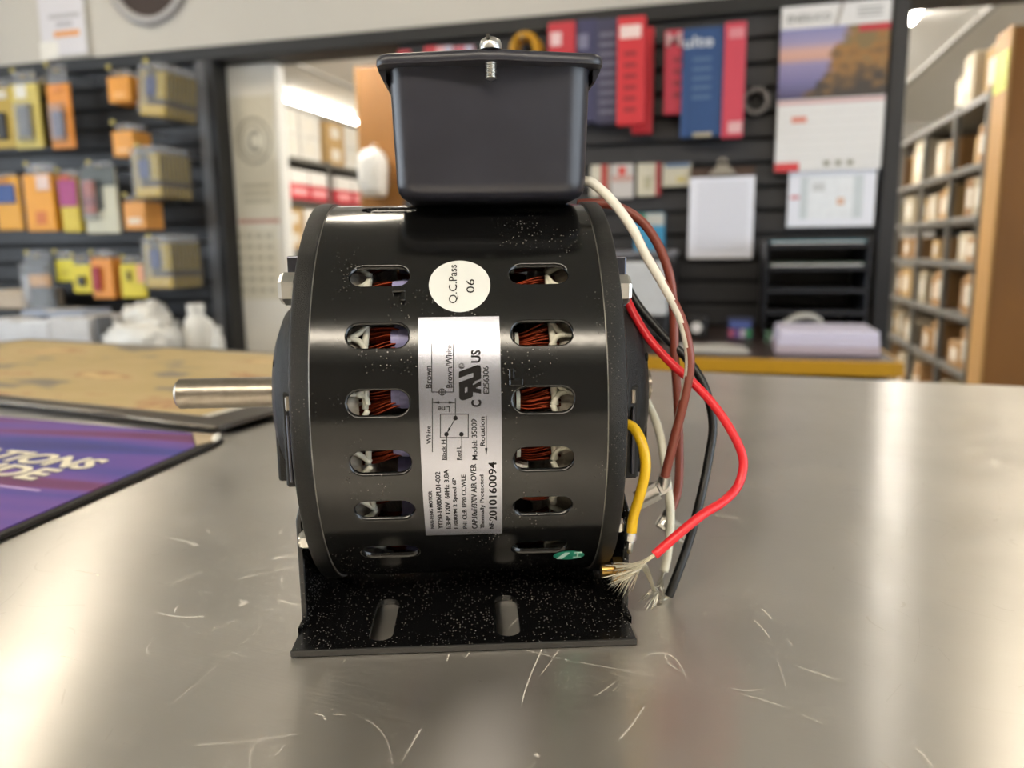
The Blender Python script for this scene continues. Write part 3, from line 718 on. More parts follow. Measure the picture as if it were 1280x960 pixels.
strands(o4, c4, wpts([(828, 749, -38), (818, 738, -40), (810, 718, -42), (803, 706, -44)]), 34, .035)
strands(o4, c4, wpts([(828, 749, -38), (820, 741, -41), (813, 752, -43)]), 26, .20)
strands(o5, c5, wpts([(827, 722, -22), (825, 738, -26)]), 26, .16)
# crimped ring on the yellow lead
cr = spline(wpts([(789, 665, -55), (788.5, 674, -55), (787, 690, -54)]), 3)
obj('crimp', tube(cr[:4], [.0023]*4, 10), M_zinc, o6, smooth=True, sharp=40); obj('crimp_tongue', tube(cr[3:], .0011, 8), M_zinc, o6, smooth=True)
# flag terminals: barrel round the wire, blade with two rolled edges
def terminal(parent, c, to, yl):
    p = c[-1]; q = mpl(*to, yl*mm); d = (q-p); up = (c[-1]-c[-3]).normalized()
    t = obj('push_on_terminal', tube([p-up*.003, p+up*.0035], .0024, 10), M_zinc, parent, smooth=True, sharp=40)
    ax = d.normalized(); sd = ax.cross(Vector((0, -1, 0))).normalized(); ot = ax.cross(sd).normalized()
    M4 = Matrix((ax, sd, ot)).transposed().to_4x4(); M4.translation = p+up*.002
    L_ = d.length
    obj('blade', xf(box(-.002, L_, -.0030, .0030, -.0004, .0004, .0003), M4), M_zinc, t)
    for s in (-1, 1):
        obj('rolled_edge', tube([M4 @ Vector((.003, s*.0026, -.0009)), M4 @ Vector((L_, s*.0026, -.0009))], .00135, 8), M_zinc, t, smooth=True, sharp=40)
    obj('crimp_collar', xf(box(-.0024, .0026, -.0026, .0026, -.002, .002, .0005), M4), M_zinc, t)
terminal(o1, c1, (797, 620), -33)
terminal(o2, c2, (866, 668), -14)

# ================================================================== MATS ON THE COUNTER
def purple_mat_material():
    m = mat('mat_print', '5a3f8c', .55, vary=.0)
    b = bsdf(m); tc = nd(m, 'ShaderNodeTexCoord'); mp = nd(m, 'ShaderNodeMapping'); ln(m, tc.outputs['Object'], mp.inputs[0])
    mp.inputs['Rotation'].default_value = (0, 0, -.10)
    sp = nd(m, 'ShaderNodeSeparateXYZ'); ln(m, mp.outputs[0], sp.inputs[0])
    nz = nd(m, 'ShaderNodeTexNoise'); nz.inputs['Scale'].default_value = 1; nz.inputs['Detail'].default_value = 1
    m2 = nd(m, 'ShaderNodeMapping'); m2.inputs['Scale'].default_value = (2.2, 26, 1); ln(m, mp.outputs[0], m2.inputs[0]); ln(m, m2.outputs[0], nz.inputs['Vector'])
    r = ramp(m, nz.outputs[0], [(.30, lin('33327c')), (.40, lin('3d3f92')), (.46, lin('5b4298')), (.54, lin('6a4796')), (.60, lin('6d2f66')), (.72, lin('5d2756'))])
    ln(m, r.outputs[0], b.inputs['Base Color']); return m
PA = math.radians(-4); PC = (-.348, .478, 0)
pm = empty('counter_mat', PC, PA, 'purple and blue striped counter mat with bold cream lettering', 'mat')
out = [(-.62, .008), (-.30, .002), (-.030, 0), (-.012, -.001), (-.003, -.006), (.001, -.016), (.0265, -.20), (.030, -.23), (-.62, -.23)]
obj('rubber_base', prism(out, 'z', .0002, .0030, .0004), mat('mat_rubber', '1d1a19', .6), pm)
inn = [(-.618, .005), (-.30, -.001), (-.034, -.003), (-.004, -.034), (.0225, -.20), (.026, -.228), (-.618, -.228)]
pr = obj('printed_face', prism(inn, 'z', .0030, .0036), purple_mat_material(), pm)
obj('worn_corner', prism([(-.033, -.003), (-.014, -.0035), (-.006, -.008), (-.002, -.017), (-.0045, -.032)], 'z', .0031, .0042), mat('worn_backing', 'b7a488', .8, vary=.1), pm)
obj('corner_tip', xf(lathe([(-.009, .0), (-.007, .0022), (.0, .0028), (.007, .002), (.009, 0)], 12), Matrix.Translation((-.004, -.012, .0045)) @ Matrix.Rotation(-1.05, 4, 'Z')), mat('tip_plastic', 'e6e2d8', .4), pm, smooth=True)
M_cream = mat('cream_ink', 'e9e2cc', .5, vary=.01); M_shade = mat('letter_shadow', '2a1b3a', .5, vary=.01)
for (body, xr, y, w_) in (('ATIONS', -.0295, -.1035, .112), ('SIDE', -.0400, -.1300, .070)):
    t1 = text_fit(body, w_, .0232, Matrix.Translation((xr-w_, y, .0039)) @ Matrix.Shear('XY', 4, (0, 0)), .035)
    t2 = text_fit(body, w_, .0232, Matrix.Translation((xr-w_+.0012, y-.0014, .00375)), .045)
    obj('lettering', t1, M_cream, pr); obj('lettering_shadow', t2, M_shade, pr)
obj('underline', box(-.30, -.0165, -.1448, -.1428, .0037, .0040), mat('lilac_ink', 'b7a0cf', .5), pr)

def map_material():
    m = mat('map_print', 'c9a65a', .6, vary=0)
    b = bsdf(m); tc = nd(m, 'ShaderNodeTexCoord'); mp = nd(m, 'ShaderNodeMapping'); mp.inputs['Scale'].default_value = (7, 12, 1); ln(m, tc.outputs['Object'], mp.inputs[0])
    nz = nd(m, 'ShaderNodeTexNoise'); nz.inputs['Scale'].default_value = 1.1; nz.inputs['Detail'].default_value = 3; ln(m, mp.outputs[0], nz.inputs['Vector'])
    r = ramp(m, nz.outputs[0], [(.30, lin('6e685f')), (.40, lin('857c6c')), (.44, lin('b09a68')), (.60, lin('baa272')), (.64, lin('a98058')), (.68, lin('cdb27a'))])
    ln(m, r.outputs[0], b.inputs['Base Color']); return m
YA = math.radians(-9); YC = (-.365, .490, .0036)
ym = empty('map_board', YC, YA, 'flat tan map board with dark border lying behind the purple mat', 'mat')
obj('border', prism([(-.745, .002), (-.25, .001), (-.012, -.004), (-.002, -.001), (0, .008), (-.004, .352), (-.745, .352)], 'z', .0002, .0042, .0006), mat('dark_border', '3b352f', .4), ym)
obj('pale_inset', box(-.722, -.032, .019, .335, .0043, .0046), mat('inset_white', 'c9c4b8', .5), ym)
obj('map_print', box(-.722, -.041, .019, .330, .0047, .0049), map_material(), ym)
b = tube(spline([(-.74, .001, .003), (-.5, -.001, .0035), (-.3, .0015, .003), (-.17, -.0015, .0042), (-.13, .001, .0035), (-.06, -.004, .003), (-.004, -.003, .003)], 8), .0012, 8)
obj('clear_edge', b, mat('clear_vinyl', '8f8a80', .15, .3), ym, smooth=True)

# ================================================================== THINGS ON THE SLAT WALLS
ORD = ['first', 'second', 'third', 'fourth', 'fifth', 'sixth', 'seventh', 'eighth', 'ninth', 'tenth', 'eleventh', 'twelfth', 'thirteenth', 'fourteenth', 'fifteenth', 'sixteenth', 'seventeenth', 'eighteenth', 'nineteenth', 'twentieth']
def R4(px0, px1, py0, py1, Y):
    pm_, px_ = (py0+py1)/2, (px0+px1)/2
    return ony(px0, pm_, Y).x, ony(px1, pm_, Y).x, ony(px_, py1, Y).z, ony(px_, py0, Y).z
def flat(c, rough=.5): return mat('print_'+c, c, rough, vary=.04, scale=30)
M_clear = mat('clear_blister', 'aeb0b4', .12, vary=.02, alpha=.28)
M_peg = mat('peg_chrome', 'a9a6a0', .3, 1.)
def copy_tree(o, parent=None):
    c = o.copy(); COL.objects.link(c); c.parent = parent
    for ch in [k for k in bpy.data.objects if k.parent == o]: copy_tree(ch, c)
    return c
def pack(name, label, cat, rect, Y, card, patches=(), group=None, depth=.012, tab=None, blister=None, copies=0, step=.016, backlabel=None, lean=0., peg=None):
    x0, x1, z0, z1 = R4(*rect, Y); W, H = x1-x0, z1-z0
    e = empty(name, ((x0+x1)/2, Y, z0), 0, label, cat, group); e.rotation_euler[1] = lean
    top = H if tab is None else H*(1-tab)
    obj('card', box(-W/2, W/2, 0, depth, 0, top, min(.004, W*.1), 2), flat(card), e)
    if tab is not None:
        t = box(-W*.42, W*.42, depth*.3, depth*.6, top-.002, H-.004, .003); obj('hang_tab', t, M_clear, e)
        obj('hang_hole', xf(lathe([(-.001, .003), (-.001, .007), (.001, .007), (.001, .003)], 14, axis='y'), Matrix.Translation((0, depth*.3-.002, H*.97-.018))), flat('b59a4a'), e)
    for (nm, a, b_, c, d, colr, pr_) in patches:
        obj(nm, box(-W/2+a*W, -W/2+b_*W, -pr_, .001, c*top, d*top, min(pr_*.4, .004)), flat(colr), e)
    if blister:
        a, b_, c, d, pr_ = blister
        obj('blister', box(-W/2+a*W, -W/2+b_*W, -pr_, 0, c*top, d*top, min(pr_*.45, .008), 2), M_clear, e)
    for k in range(copies):
        q = copy_tree(e); q.location.y = Y+(k+1)*step; q['label'] = backlabel % ORD[k+1]; q['group'] = group or 'packs queued behind '+name
    if peg:
        hz_ = z0+H*.97-.018
        h = empty('display_hook', ((x0+x1)/2+lean*H, WY, hz_), 0, 'chrome hook carrying the '+peg, 'hook', 'wire display hooks on the left slat wall')
        obj('rod', tube([(0, 0, 0), (0, Y-WY-.03, 0), (0, Y-WY-.04, .012)], .003, 8), M_peg, h, smooth=True)
        obj('tip', xf(lathe([(-.003, 0), (-.003, .009), (.003, .009), (.003, 0)], 16, axis='y'), Matrix.Translation((0, Y-WY-.04, .014))), flat('a89a4e'), h)
    return e
TG = 'hanging tool packs on the left slat wall'
packs = [
 ('blade_pack', 'yellow pack cut by the left edge of the picture', (-14, 17, 96, 186), 2.52, 'b79a34', [('tool', .3, .7, .15, .6, '26221d', .012), ('pale_seal', .3, .8, .82, .95, 'd8d4c8', .004)], dict(tab=.15)),  # pale seal near the top of the card
 ('knife_pack', 'pale yellow clear pack holding a dark utility knife, upper left row', (15, 49, 86, 186), 2.50, 'c8b65c', [('knife', .25, .68, .18, .66, '4a4a4c', .016), ('seal', .2, .6, .78, .98, 'e4e2da', .004)], dict(tab=.18, blister=(.15, .8, .1, .72, .02))),
 ('olive_pack', 'dark olive pack half hidden between two upper left packs', (47, 64, 92, 184), 2.56, '6d5c22', [('seal', .2, .8, .7, .8, '2a2414', .003)], dict(tab=.12)),
 ('cutter_pack', 'tall orange pack with a blue grey cutter', (60, 88, 78, 186), 2.50, 'd98a2e', [('cutter', .2, .68, .18, .58, '5b5b78', .016), ('seal', .25, .7, .88, .98, 'e0904a', .004)], dict(tab=.24, blister=(.12, .8, .1, .7, .02))),
 ('bit_box', 'small orange box on the topmost peg beside the clamshells', (134, 162, 84, 128), 2.46, 'e39a35', [('print', .25, .75, .15, .4, 'edb066', .002)], dict(tab=.26, depth=.03, copies=2, step=.034)),
 ('bit_box', 'small orange box on the second peg under the topmost orange box', (140, 166, 152, 196), 2.46, 'e6a045', [('print', .2, .8, .15, .35, 'f0bd80', .002)], dict(tab=.26, depth=.03, copies=2, step=.034)),
 ('bit_box', 'small orange box with pale print on the third peg', (154, 181, 242, 287), 2.44, 'e6a04e', [('print', .2, .8, .2, .42, 'ead9c0', .002)], dict(tab=.22, depth=.03, copies=2, step=.034)),
 ('sander_pack', 'orange pack with a blue panel at the left edge', (-6, 25, 214, 288), 2.48, 'e0a01c', [('panel', .1, .85, .5, .85, '2b4a8c', .006), ('cap', .1, .6, .86, .99, 'd08a30', .006)], dict(tab=.08)),
 ('sander_pack', 'wide plain orange pack in the middle row', (30, 66, 202, 289), 2.46, 'e79d1e', [('print', .35, .7, .12, .35, 'd0701e', .002), ('seal', .5, .95, .72, .98, 'e3c9c0', .006)], dict(tab=.18, depth=.02, copies=1, step=.03)),
 ('marker_pack', 'magenta over yellow pack beside the plain orange pack', (75, 97, 210, 290), 2.46, 'd8bf3a', [('panel', 0, 1, .48, .98, 'a83a7a', .004), ('cap', .2, .7, .97, 1.06, 'd96a48', .01)], dict(tab=.16, depth=.02, copies=1, step=.034)),
 ('scraper_pack', 'grey and cream pack with a red handled tool', (104, 146, 200, 292), 2.45, 'c9c7b2', [('header', .0, 1, .72, 1, '545a58', .003), ('handle', .1, .4, .30, .80, 'b5482f', .018), ('grip', .12, .42, .42, .58, '8a2f2c', .02), ('dark_panel', .42, .6, .36, .8, '4a4f4d', .003)], dict(tab=.10, blister=(.05, .5, .2, .85, .026))),  # dark grey panel printed beside the handle
 ('holster_pack', 'grey plastic pack with an orange band, lowest row', (30, 66, 312, 388), 2.44, '6b6f74', [('band', .22, .95, .48, .72, 'dca35c', .006), ('side', .02, .2, .2, .7, 'b8b8bc', .01)], dict(tab=.18, blister=(.02, .98, .02, .95, .025))),
 ('hook_pack', 'small plain yellow pack in the lowest row', (69, 92, 312, 352), 2.46, 'd9cd2f', [('print', .3, .7, .3, .5, 'c8b420', .002)], dict(tab=.32)),
 ('hook_pack', 'small yellow pack with a black part, lowest row', (90, 115, 316, 366), 2.44, 'dccb2c', [('part', .3, .68, .25, .6, '3a372c', .012)], dict(tab=.30)),
 ('lighter_pack', 'orange pack with a dark red tool, lowest row', (114, 140, 312, 373), 2.42, 'e2933c', [('tool', .1, .5, .2, .8, '9c2330', .014)], dict(tab=.18, depth=.02, copies=1, step=.038)),
 ('key_pack', 'yellow pack with a small dark key, lowest row', (150, 181, 318, 372), 2.42, 'd8c52f', [('key', .3, .45, .5, .8, '4a431c', .006), ('label_strip', .7, .98, .45, .98, 'e6a47c', .003)], dict(tab=.22)),
]
for (nm, lb, rc, Y, cd, pt, kw) in packs:
    pack(nm, lb, 'tool pack', rc, Y, cd, pt, group=TG if not kw.get('copies') else 'packs of the kind: '+lb, backlabel='%s from the front in the queue of the '+' '.join(lb.split()[:7]), peg=' '.join(lb.split()[:11]), **kw)
CS = [('yellow clamshell pack tilted on the top peg by the grey post', (171, 206, 76, 146), 2.40, .12), ('yellow clamshell pack on the second peg by the grey post', (166, 202, 180, 248), 2.38, .0), ('yellow clamshell pack on the lowest peg by the grey post', (180, 216, 292, 361), 2.38, 0)]
for (lb, rc, Y, lean) in CS:
    pack('clamshell_pack', lb, 'tool pack', rc, Y, '625947', [('tool', .25, .62, .45, .85, '35467c', .012), ('upper_print', .6, .95, .4, .98, 'c2a83c', .002), ('side_print', .04, .26, .25, .98, 'b8a468', .002), ('foot_print', .05, .95, .02, .25, 'd8b424', .003)], group='clamshells: '+lb, depth=.003, tab=.16,
         blister=(.02, .98, .02, 1.12, .017), copies=7, step=.022, backlabel='%s clamshell from the front '+lb[lb.index('on the'):].replace('tilted ', ''), lean=lean, peg=lb)
# ---- middle slat wall: charts, cards, coil, calendar
def wallbox(name, label, cat, rect, Y, colr, depth=.012, patches=(), group=None): return pack(name, label, cat, rect, Y, colr, patches, group, depth)
def lines(n, c='8a6a78', a=.2, b=.8, z0=.12, z1=.72): return [('print', a, b, z0+(z1-z0)*k/n, z0+(z1-z0)*(k+.45)/n, c, .0015) for k in range(n)]
g1 = 'belt sleeves hanging on the slat wall, left bundle'
wallbox('sleeve_pack', 'red sleeve with white badge, left of the navy sleeves', 'sleeve', (685, 719, 27, 150), 2.60, 'c4333f', .03, [('badge', .1, .5, .76, .9, 'e6c3c6', .002), ('print', .3, .85, .55, .62, 'a52530', .0015)], g1)
wallbox('sleeve_pack', 'plain navy sleeve next to the badged red sleeve', 'sleeve', (719, 746, 24, 153), 2.61, '3f3f63', .03, [('print', .1, .6, .72, .86, '7c7c98', .0015)], g1)
wallbox('sleeve_pack', 'navy sleeve printed with small grey text lines', 'sleeve', (745, 772, 23, 155), 2.60, '43435f', .03, lines(9, '74748c', .15, .9, .1, .92), g1)
wallbox('sleeve_pack', 'thick red sleeve with white title, front of the left bundle', 'sleeve', (771, 806, 20, 156), 2.54, 'd3303a', .03, [('title', .1, .85, .80, .92, 'f0d8d4', .002)]+lines(6, '9c2530', .25, .7, .12, .74), g1)
wallbox('sleeve_pack', 'plain red sleeve sticking out behind the thick red sleeve', 'sleeve', (790, 816, 34, 167), 2.63, 'c92e38', .03, (), g1)
g2 = 'belt sleeves hanging on the slat wall, right bundle'
rs_ = wallbox('sleeve_pack', 'short red sleeve left of the blue sleeve', 'sleeve', (830, 853, 37, 143), 2.60, 'c0354a', .02, lines(4, '8f2a3c', .5, .95, .2, .75), g2)
bs = wallbox('sleeve_pack', 'wide blue sleeve with white script title', 'sleeve', (852, 905, 34, 171), 2.59, '234a7e', .02, lines(5, '4d6a92', .25, .7, .35, .78)+[('strip', .0, .12, 0, .62, '2f5288', .003), ('footer', .3, .75, .0, .04, 'b8ad94', .004)], g2)
wallbox('sleeve_pack', 'tall narrow red sleeve right of the blue sleeve', 'sleeve', (904, 931, 27, 172), 2.58, 'cf4458', .02, [('badge', .2, .9, .86, .95, 'dc8a94', .002), ('foot', .3, .95, .04, .14, 'e0b0b4', .002)], g2)
x0, x1, z0, z1 = R4(854, 892, 44, 59, 2.585)
obj('title', text_fit('ulte', x1-x0, z1-z0, Matrix.Translation((x0-bs.location.x, -.003, z0-bs.location.z)) @ ONWALL, .02), flat('c9cfdc'), bs)
x0, x1, z0, z1 = R4(833, 852, 40, 58, 2.595)
obj('title', text_fit('M', x1-x0, z1-z0, Matrix.Translation((x0-rs_.location.x, -.003, z0-rs_.location.z)) @ ONWALL, .02), flat('dcb4b8'), rs_)
for k, (a, b_, c, lb) in enumerate(((497, 513, 'b8434c', 'narrow red card peeping over the terminal box lid, leftmost'), (530, 546, 'bb3f48', 'red card peeping over the lid beside a pink card'), (545, 566, 'd9a3ac', 'pink and pale blue card peeping over the lid'), (568, 593, 'c9707e', 'pale card with red edge peeping over the lid, rightmost'))):
    wallbox('spare_card', lb, 'card', (a, b_, 57 if k else 62, 105), 2.64, c, .012, [('panel', .55, .95, .3, .98, 'b6b8cf', .002)] if k > 1 else (), 'cards behind the terminal box')
# yellow coil on a peg
x0, x1, z0, z1 = R4(638, 677, 40, 92, 2.62)
e = empty('hose_coil', ((x0+x1)/2, 2.64, z0), 0, 'coil of yellow tubing hanging on the slat wall', 'coil'); rx, rz_ = (x1-x0)/2-.008, (z1-z0)/2-.008
for k in range(5):
    s = 1-.12*(k % 3); obj('turn', tube([(rx*s*math.cos(2*PI*i/40), -.02*k+.03, rz_+rz_*s*math.sin(2*PI*i/40)+.008) for i in range(41)], .0085, 10, cap=False), mat('yellow_tubing', 'c9930f', .4), e, smooth=True)
obj('peg', tube([(0, .06, rz_*1.75), (0, -.09, rz_*1.75)], .004, 8), M_peg, e, smooth=True)
# ring holder
x0, x1, z0, z1 = R4(930, 960, 108, 143, 2.64)
e = empty('ring_holder', ((x0+x1)/2, 2.66, (z0+z1)/2), 0, 'dark grey ring holder left of the wall calendar', 'holder')
obj('ring', xf(lathe([(-.018, .040), (-.018, .030), (.018, .030), (.018, .040), (-.018, .040)], 32, axis='y'), Matrix.Identity(4)), mat('ring_grey', '77716e', .4), e, smooth=True, sharp=40)
obj('bracket', box(-.012, .012, .018, .042, -.03, .03, .003), M_black, e)
# calendar
def calendar_photo():
    m = mat('calendar_photo', '9a90b8', .5, vary=0)
    b = bsdf(m); tc = nd(m, 'ShaderNodeTexCoord'); sp = nd(m, 'ShaderNodeSeparateXYZ'); ln(m, tc.outputs['Generated'], sp.inputs[0])
    sky = ramp(m, sp.outputs['Z'], [(0, lin('4f4a68')), (.25, lin('7f7aa8')), (.5, lin('9d93bb')), (.58, lin('d8a896')), (.68, lin('dcb0a4')), (.8, lin('a69cc0')), (1, lin('8f90c0'))])
    nz = nd(m, 'ShaderNodeTexNoise'); nz.inputs['Scale'].default_value = 4; nz.inputs['Detail'].default_value = 4; ln(m, tc.outputs['Generated'], nz.inputs['Vector'])
    a = nd(m, 'ShaderNodeMath'); a.operation = 'MULTIPLY_ADD'; ln(m, nz.outputs[0], a.inputs[0]); a.inputs[1].default_value = .5; ln(m, sp.outputs['X'], a.inputs[2])
    a2 = nd(m, 'ShaderNodeMath'); a2.operation = 'MULTIPLY_ADD'; ln(m, sp.outputs['Z'], a2.inputs[0]); a2.inputs[1].default_value = -.42; ln(m, a.outputs[0], a2.inputs[2])
    rk = ramp(m, a2.outputs[0], [(.46, (0, 0, 0)), (.54, (1, 1, 1))])
    n2 = nd(m, 'ShaderNodeTexNoise'); n2.inputs['Scale'].default_value = 7; ln(m, tc.outputs['Generated'], n2.inputs['Vector'])
    a3 = nd(m, 'ShaderNodeMath'); a3.operation = 'MULTIPLY_ADD'; ln(m, sp.outputs['Z'], a3.inputs[0]); a3.inputs[1].default_value = .6; ln(m, n2.outputs[0], a3.inputs[2])
    cl = ramp(m, a3.outputs[0], [(.55, lin('4b4440')), (.72, lin('7c6144')), (.9, lin('a97a45')), (1, lin('8a7550'))])
    mx = nd(m, 'ShaderNodeMix'); mx.data_type = 'RGBA'; ln(m, rk.outputs[0], mx.inputs[0]); ln(m, sky.outputs[0], mx.inputs[6]); ln(m, cl.outputs[0], mx.inputs[7])
    ln(m, mx.outputs[2], b.inputs['Base Color']); return m
Y = 2.655
x0, x1, z0, z1 = R4(973, 1108, 4, 213, Y); W, H = x1-x0, z1-z0
e = empty('wall_calendar', ((x0+x1)/2, Y, z0), 0, 'wall calendar with a sunset cliff picture over a white month pad', 'calendar')
M_paper = mat('paper', 'eae8e8', .6, vary=.01); M_print = mat('grey_print', '9a9a98', .6, vary=0)
obj('backing', box(-W/2, W/2, .004, .008, 0, H), M_paper, e)
hd = obj('header', box(-W/2, W/2, 0, .004, H*.868, H), M_paper, e)
obj('lettering', text_fit('ENESUCO', W*.40, H*.042, Matrix.Translation((-W*.44, -.0012, H*.905)) @ ONWALL, .01), flat('6f7472'), hd)
obj('slash', prism([(-W*.01, H*.868), (W*.03, H*.868), (W*.08, H), (W*.04, H)], 'y', -.0012, .0), flat('b9b4b0'), hd)
for k in range(3): obj('print', box(W*.2, W*.42, -.001, 0, H*(.955-.022*k), H*(.963-.022*k)), M_print, hd)
obj('picture', box(-W/2, W/2, 0, .004, H*.445, H*.866), calendar_photo(), e)
obj('banner', box(W*.22, W*.5, -.002, 0, H*.825, H*.862), flat('cc3a48'), e)
pd = obj('month_pad', box(-W/2, W*.49, -.008, .004, 0, H*.44), M_paper, e)
obj('pad_head', box(-W/2, W*.49, -.009, -.008, H*.41, H*.435), flat('d8b4b6'), pd)
obj('today_mark', box(-W*.36, -W*.22, -.009, -.008, H*.30, H*.335), flat('e08a78'), pd)
obj('logo_block', box(-W*.5, -W*.27, -.010, -.008, .0, H*.055), flat('d8454a'), pd)
for k in range(3): obj('icon', box(W*(-.04+.11*k), W*(.02+.11*k), -.009, -.008, H*.03, H*.06, .001), flat('8f8d7c'), pd)
for k in range(6): obj('rule', box(-W*.46, W*.46, -.0085, -.008, H*(.08+.055*k), H*(.0815+.055*k)), flat('c6c4c4'), pd)
# printed sheet under the calendar
x0, x1, z0, z1 = R4(985, 1094, 212, 283, 2.66); W, H = x1-x0, z1-z0
e = empty('printed_sheet', ((x0+x1)/2, 2.66, z0), 0, 'white printed form hanging under the calendar', 'paper')
sh = obj('sheet', box(-W/2, W/2, 0, .002, 0, H), mat('form_paper', 'ecedf8', .6, vary=.01), e)
obj('frame_print', box(-W*.36, W*.36, -.001, 0, H*.14, H*.9), flat('cfd6dc'), sh)
obj('inner_print', box(-W*.27, W*.25, -.0015, -.001, H*.14, H*.88), mat('form_inner', 'eceef6', .6), sh)
obj('stamp', box(W*.07, W*.15, -.0022, -.0015, H*.38, H*.50, .0005), flat('dcb29a'), sh); obj('red_mark', box(-W*.47, -W*.37, -.0022, 0, H*.5, H*.56), flat('cf7a86'), sh)
for k in range(3): obj('print', box(-W*.22, -W*.08, -.002, -.0015, H*(.74-.05*k), H*(.76-.05*k)), M_print, sh)
# clipboard
x0, x1, z0, z1 = R4(861, 942, 221, 323, 2.64); W, H = x1-x0, z1-z0
e = empty('clipboard', ((x0+x1)/2, 2.64, z0), 0, 'clipboard with a white list hanging on the slat wall', 'clipboard')
obj('board', box(-W/2+.002, W/2-.002, .003, .008, .004, H+.03, .003), mat('hardboard', '4a3428', .5), e)
sh = obj('sheet', box(-W/2, W/2, .0, .0025, 0, H), mat('list_paper', 'ecedf8', .6, vary=.01), e)
for k in range(22): obj('print', box(-W*.38, W*.40, -.0008, 0, H*(.92-.039*k), H*(.93-.039*k)), flat('c2c2cc'), sh)
cl_ = obj('clip', prism([(-.045, H+.005), (.045, H+.005), (.03, H+.024), (.012, H+.038), (-.012, H+.038), (-.03, H+.024)], 'y', -.010, .003, .002), M_peg, e)
obj('hang_ring', xf(lathe([(-.002, .010), (-.002, .016), (.002, .016), (.002, .010), (-.002, .010)], 20, axis='y'), Matrix.Translation((0, -.004, H+.042))), M_peg, cl_)
# small cards above the printer
gc = 'small cards in a row left of the clipboard'
wallbox('hang_card', 'white card with red edge, half hidden by the motor', 'card', (738, 762, 206, 246), 2.66, 'd3cdbd', .006, [('edge', .55, .9, 0, 1, 'b4453f', .002)], gc)
wallbox('hang_card', 'white card with a red dot', 'card', (763, 792, 205, 248), 2.655, 'cbc5c2', .006, [('dot', .35, .65, .68, .92, 'd8473c', .002), ('panel', .05, .95, .5, .66, 'c59a90', .0015)], gc)
wallbox('hang_card', 'cream card with a red right edge', 'card', (796, 826, 204, 245), 2.66, 'd3ccb8', .006, [('edge', .78, 1, 0, 1, 'a83c40', .002), ('panel', .3, .6, .2, .6, 'b9b295', .0015)], gc)
wallbox('hang_card', 'cream card with blue top next to the clipboard', 'card', (828, 864, 204, 233), 2.66, 'd0c9b4', .006, [('top', .1, .95, .82, 1, '6d83a0', .002), ('spot', .5, .8, .2, .4, 'cdbb6e', .0015)], gc)
wallbox('sponge_pack', 'bright blue pack with pale top above the printer', 'pack', (793, 830, 266, 316), 2.60, '3f95bf', .04, [('top', .3, 1, .68, .98, 'b9bab4', .004), ('leaf', .05, .4, .8, .98, '4c7a5c', .006)])
# notice and round speaker on the header
x0, x1, z0, z1 = R4(45, 106, -25, 69, 2.67); W, H = x1-x0, z1-z0
e = empty('notice', ((x0+x1)/2, 2.675, z0), 0, 'white notice with an orange bar in a clear sleeve on the header', 'sign')
sh = obj('sheet', box(-W*.46, W*.46, 0, .004, 0, H), mat('notice_paper', 'd6d4da', .5, vary=.01), e)
obj('sleeve', box(-W/2, W/2, .004, .007, -.01, H+.01, .002), mat('sleeve_plastic', 'c9c5bd', .25), e)
obj('bar', box(-W*.18, W*.34, -.0015, 0, H*.25, H*.33), flat('dd9a5c'), sh); obj('text_line', box(-W*.26, W*.38, -.0015, 0, H*.50, H*.56), flat('b4b2b6'), sh); obj('text_line', box(-W*.12, W*.22, -.0015, 0, H*.39, H*.45), flat('b0aeb4'), sh)
obj('tape', box(-W*.5, -W*.12, -.003, -.001, -.012, H*.2, .001), mat('tape_gloss', 'eceae4', .1), sh)
p = ony(178, -38, 2.66)
e = empty('round_vent', (p.x, 2.69, p.z), 0, 'round grey rimmed vent on the header, cut by the top edge', 'vent')
obj('rim', lathe([(0, .195), (-.02, .19), (-.022, .165), (0, .155)], 48, axis='y'), mat('vent_rim', 'a8a5a4', .4), e, smooth=True)
obj('grille', lathe([(-.004, .158), (-.006, .08), (-.006, 0)], 48, axis='y'), mat('vent_dark', '3a2c26', .7), e, smooth=True)

# ================================================================== DESK UNDER THE SLAT WALL
DZ = -.13
e = empty('desk', (-.38, 1.92, FLOOR), 0, 'dark brown desk with a mustard yellow front edge below the slat wall', 'desk')
tz = DZ-FLOOR
obj('desktop', box(-.80, .77, .012, .765, tz-.035, tz, .002), mat('desk_walnut', '3a2b25', .35, vary=.15, scale=20, stretch=(1, 8, 1)), e)
obj('edge_band', box(-.80, .77, 0, .012, tz-.036, tz-.001, .003, 2), mat('mustard_edge', 'b98a1c', .4), e)
obj('edge_band', box(.77, .782, 0, .765, tz-.036, tz-.001, .003, 2), mat('mustard_edge', 'b98a1c', .4), e)
obj('apron', box(-.78, .73, .03, .05, tz-.14, tz-.036), mat('desk_black', '141416', .5), e)
for sx in (-.76, .68): obj('side_panel', box(sx, sx+.03, .05, .74, 0, tz-.036), mat('desk_black', '141416', .5), e)
obj('modesty_panel', box(-.73, .68, .6, .62, .1, tz-.036), mat('desk_black', '141416', .5), e)
# printer
x0, x1, z0, z1 = R4(752, 836, 318, 424, 2.22); W = x1-x0; H = z1-DZ
e = empty('printer', ((x0+x1)/2, 2.22, DZ), 0, 'white fronted office printer on the desk, half hidden by wires', 'printer')
obj('body', box(-W/2, W/2, .01, .36, 0, H*.97, .01, 2), mat('printer_black', '1c1c20', .4), e)
obj('front_panel', box(-W/2+.02, W/2-.004, -.004, .012, H*.30, H*.92, .006, 2), mat('printer_white', 'c6c8cb', .4), e)
obj('lid', box(-W/2-.004, W/2+.004, 0, .365, H*.97, H*1.04, .006, 2), mat('printer_grey', '77777d', .35), e)
obj('paper_tray', box(-W/2+.03, W/2-.03, -.05, .02, H*.08, H*.13, .003), mat('printer_black', '1c1c20', .4), e)
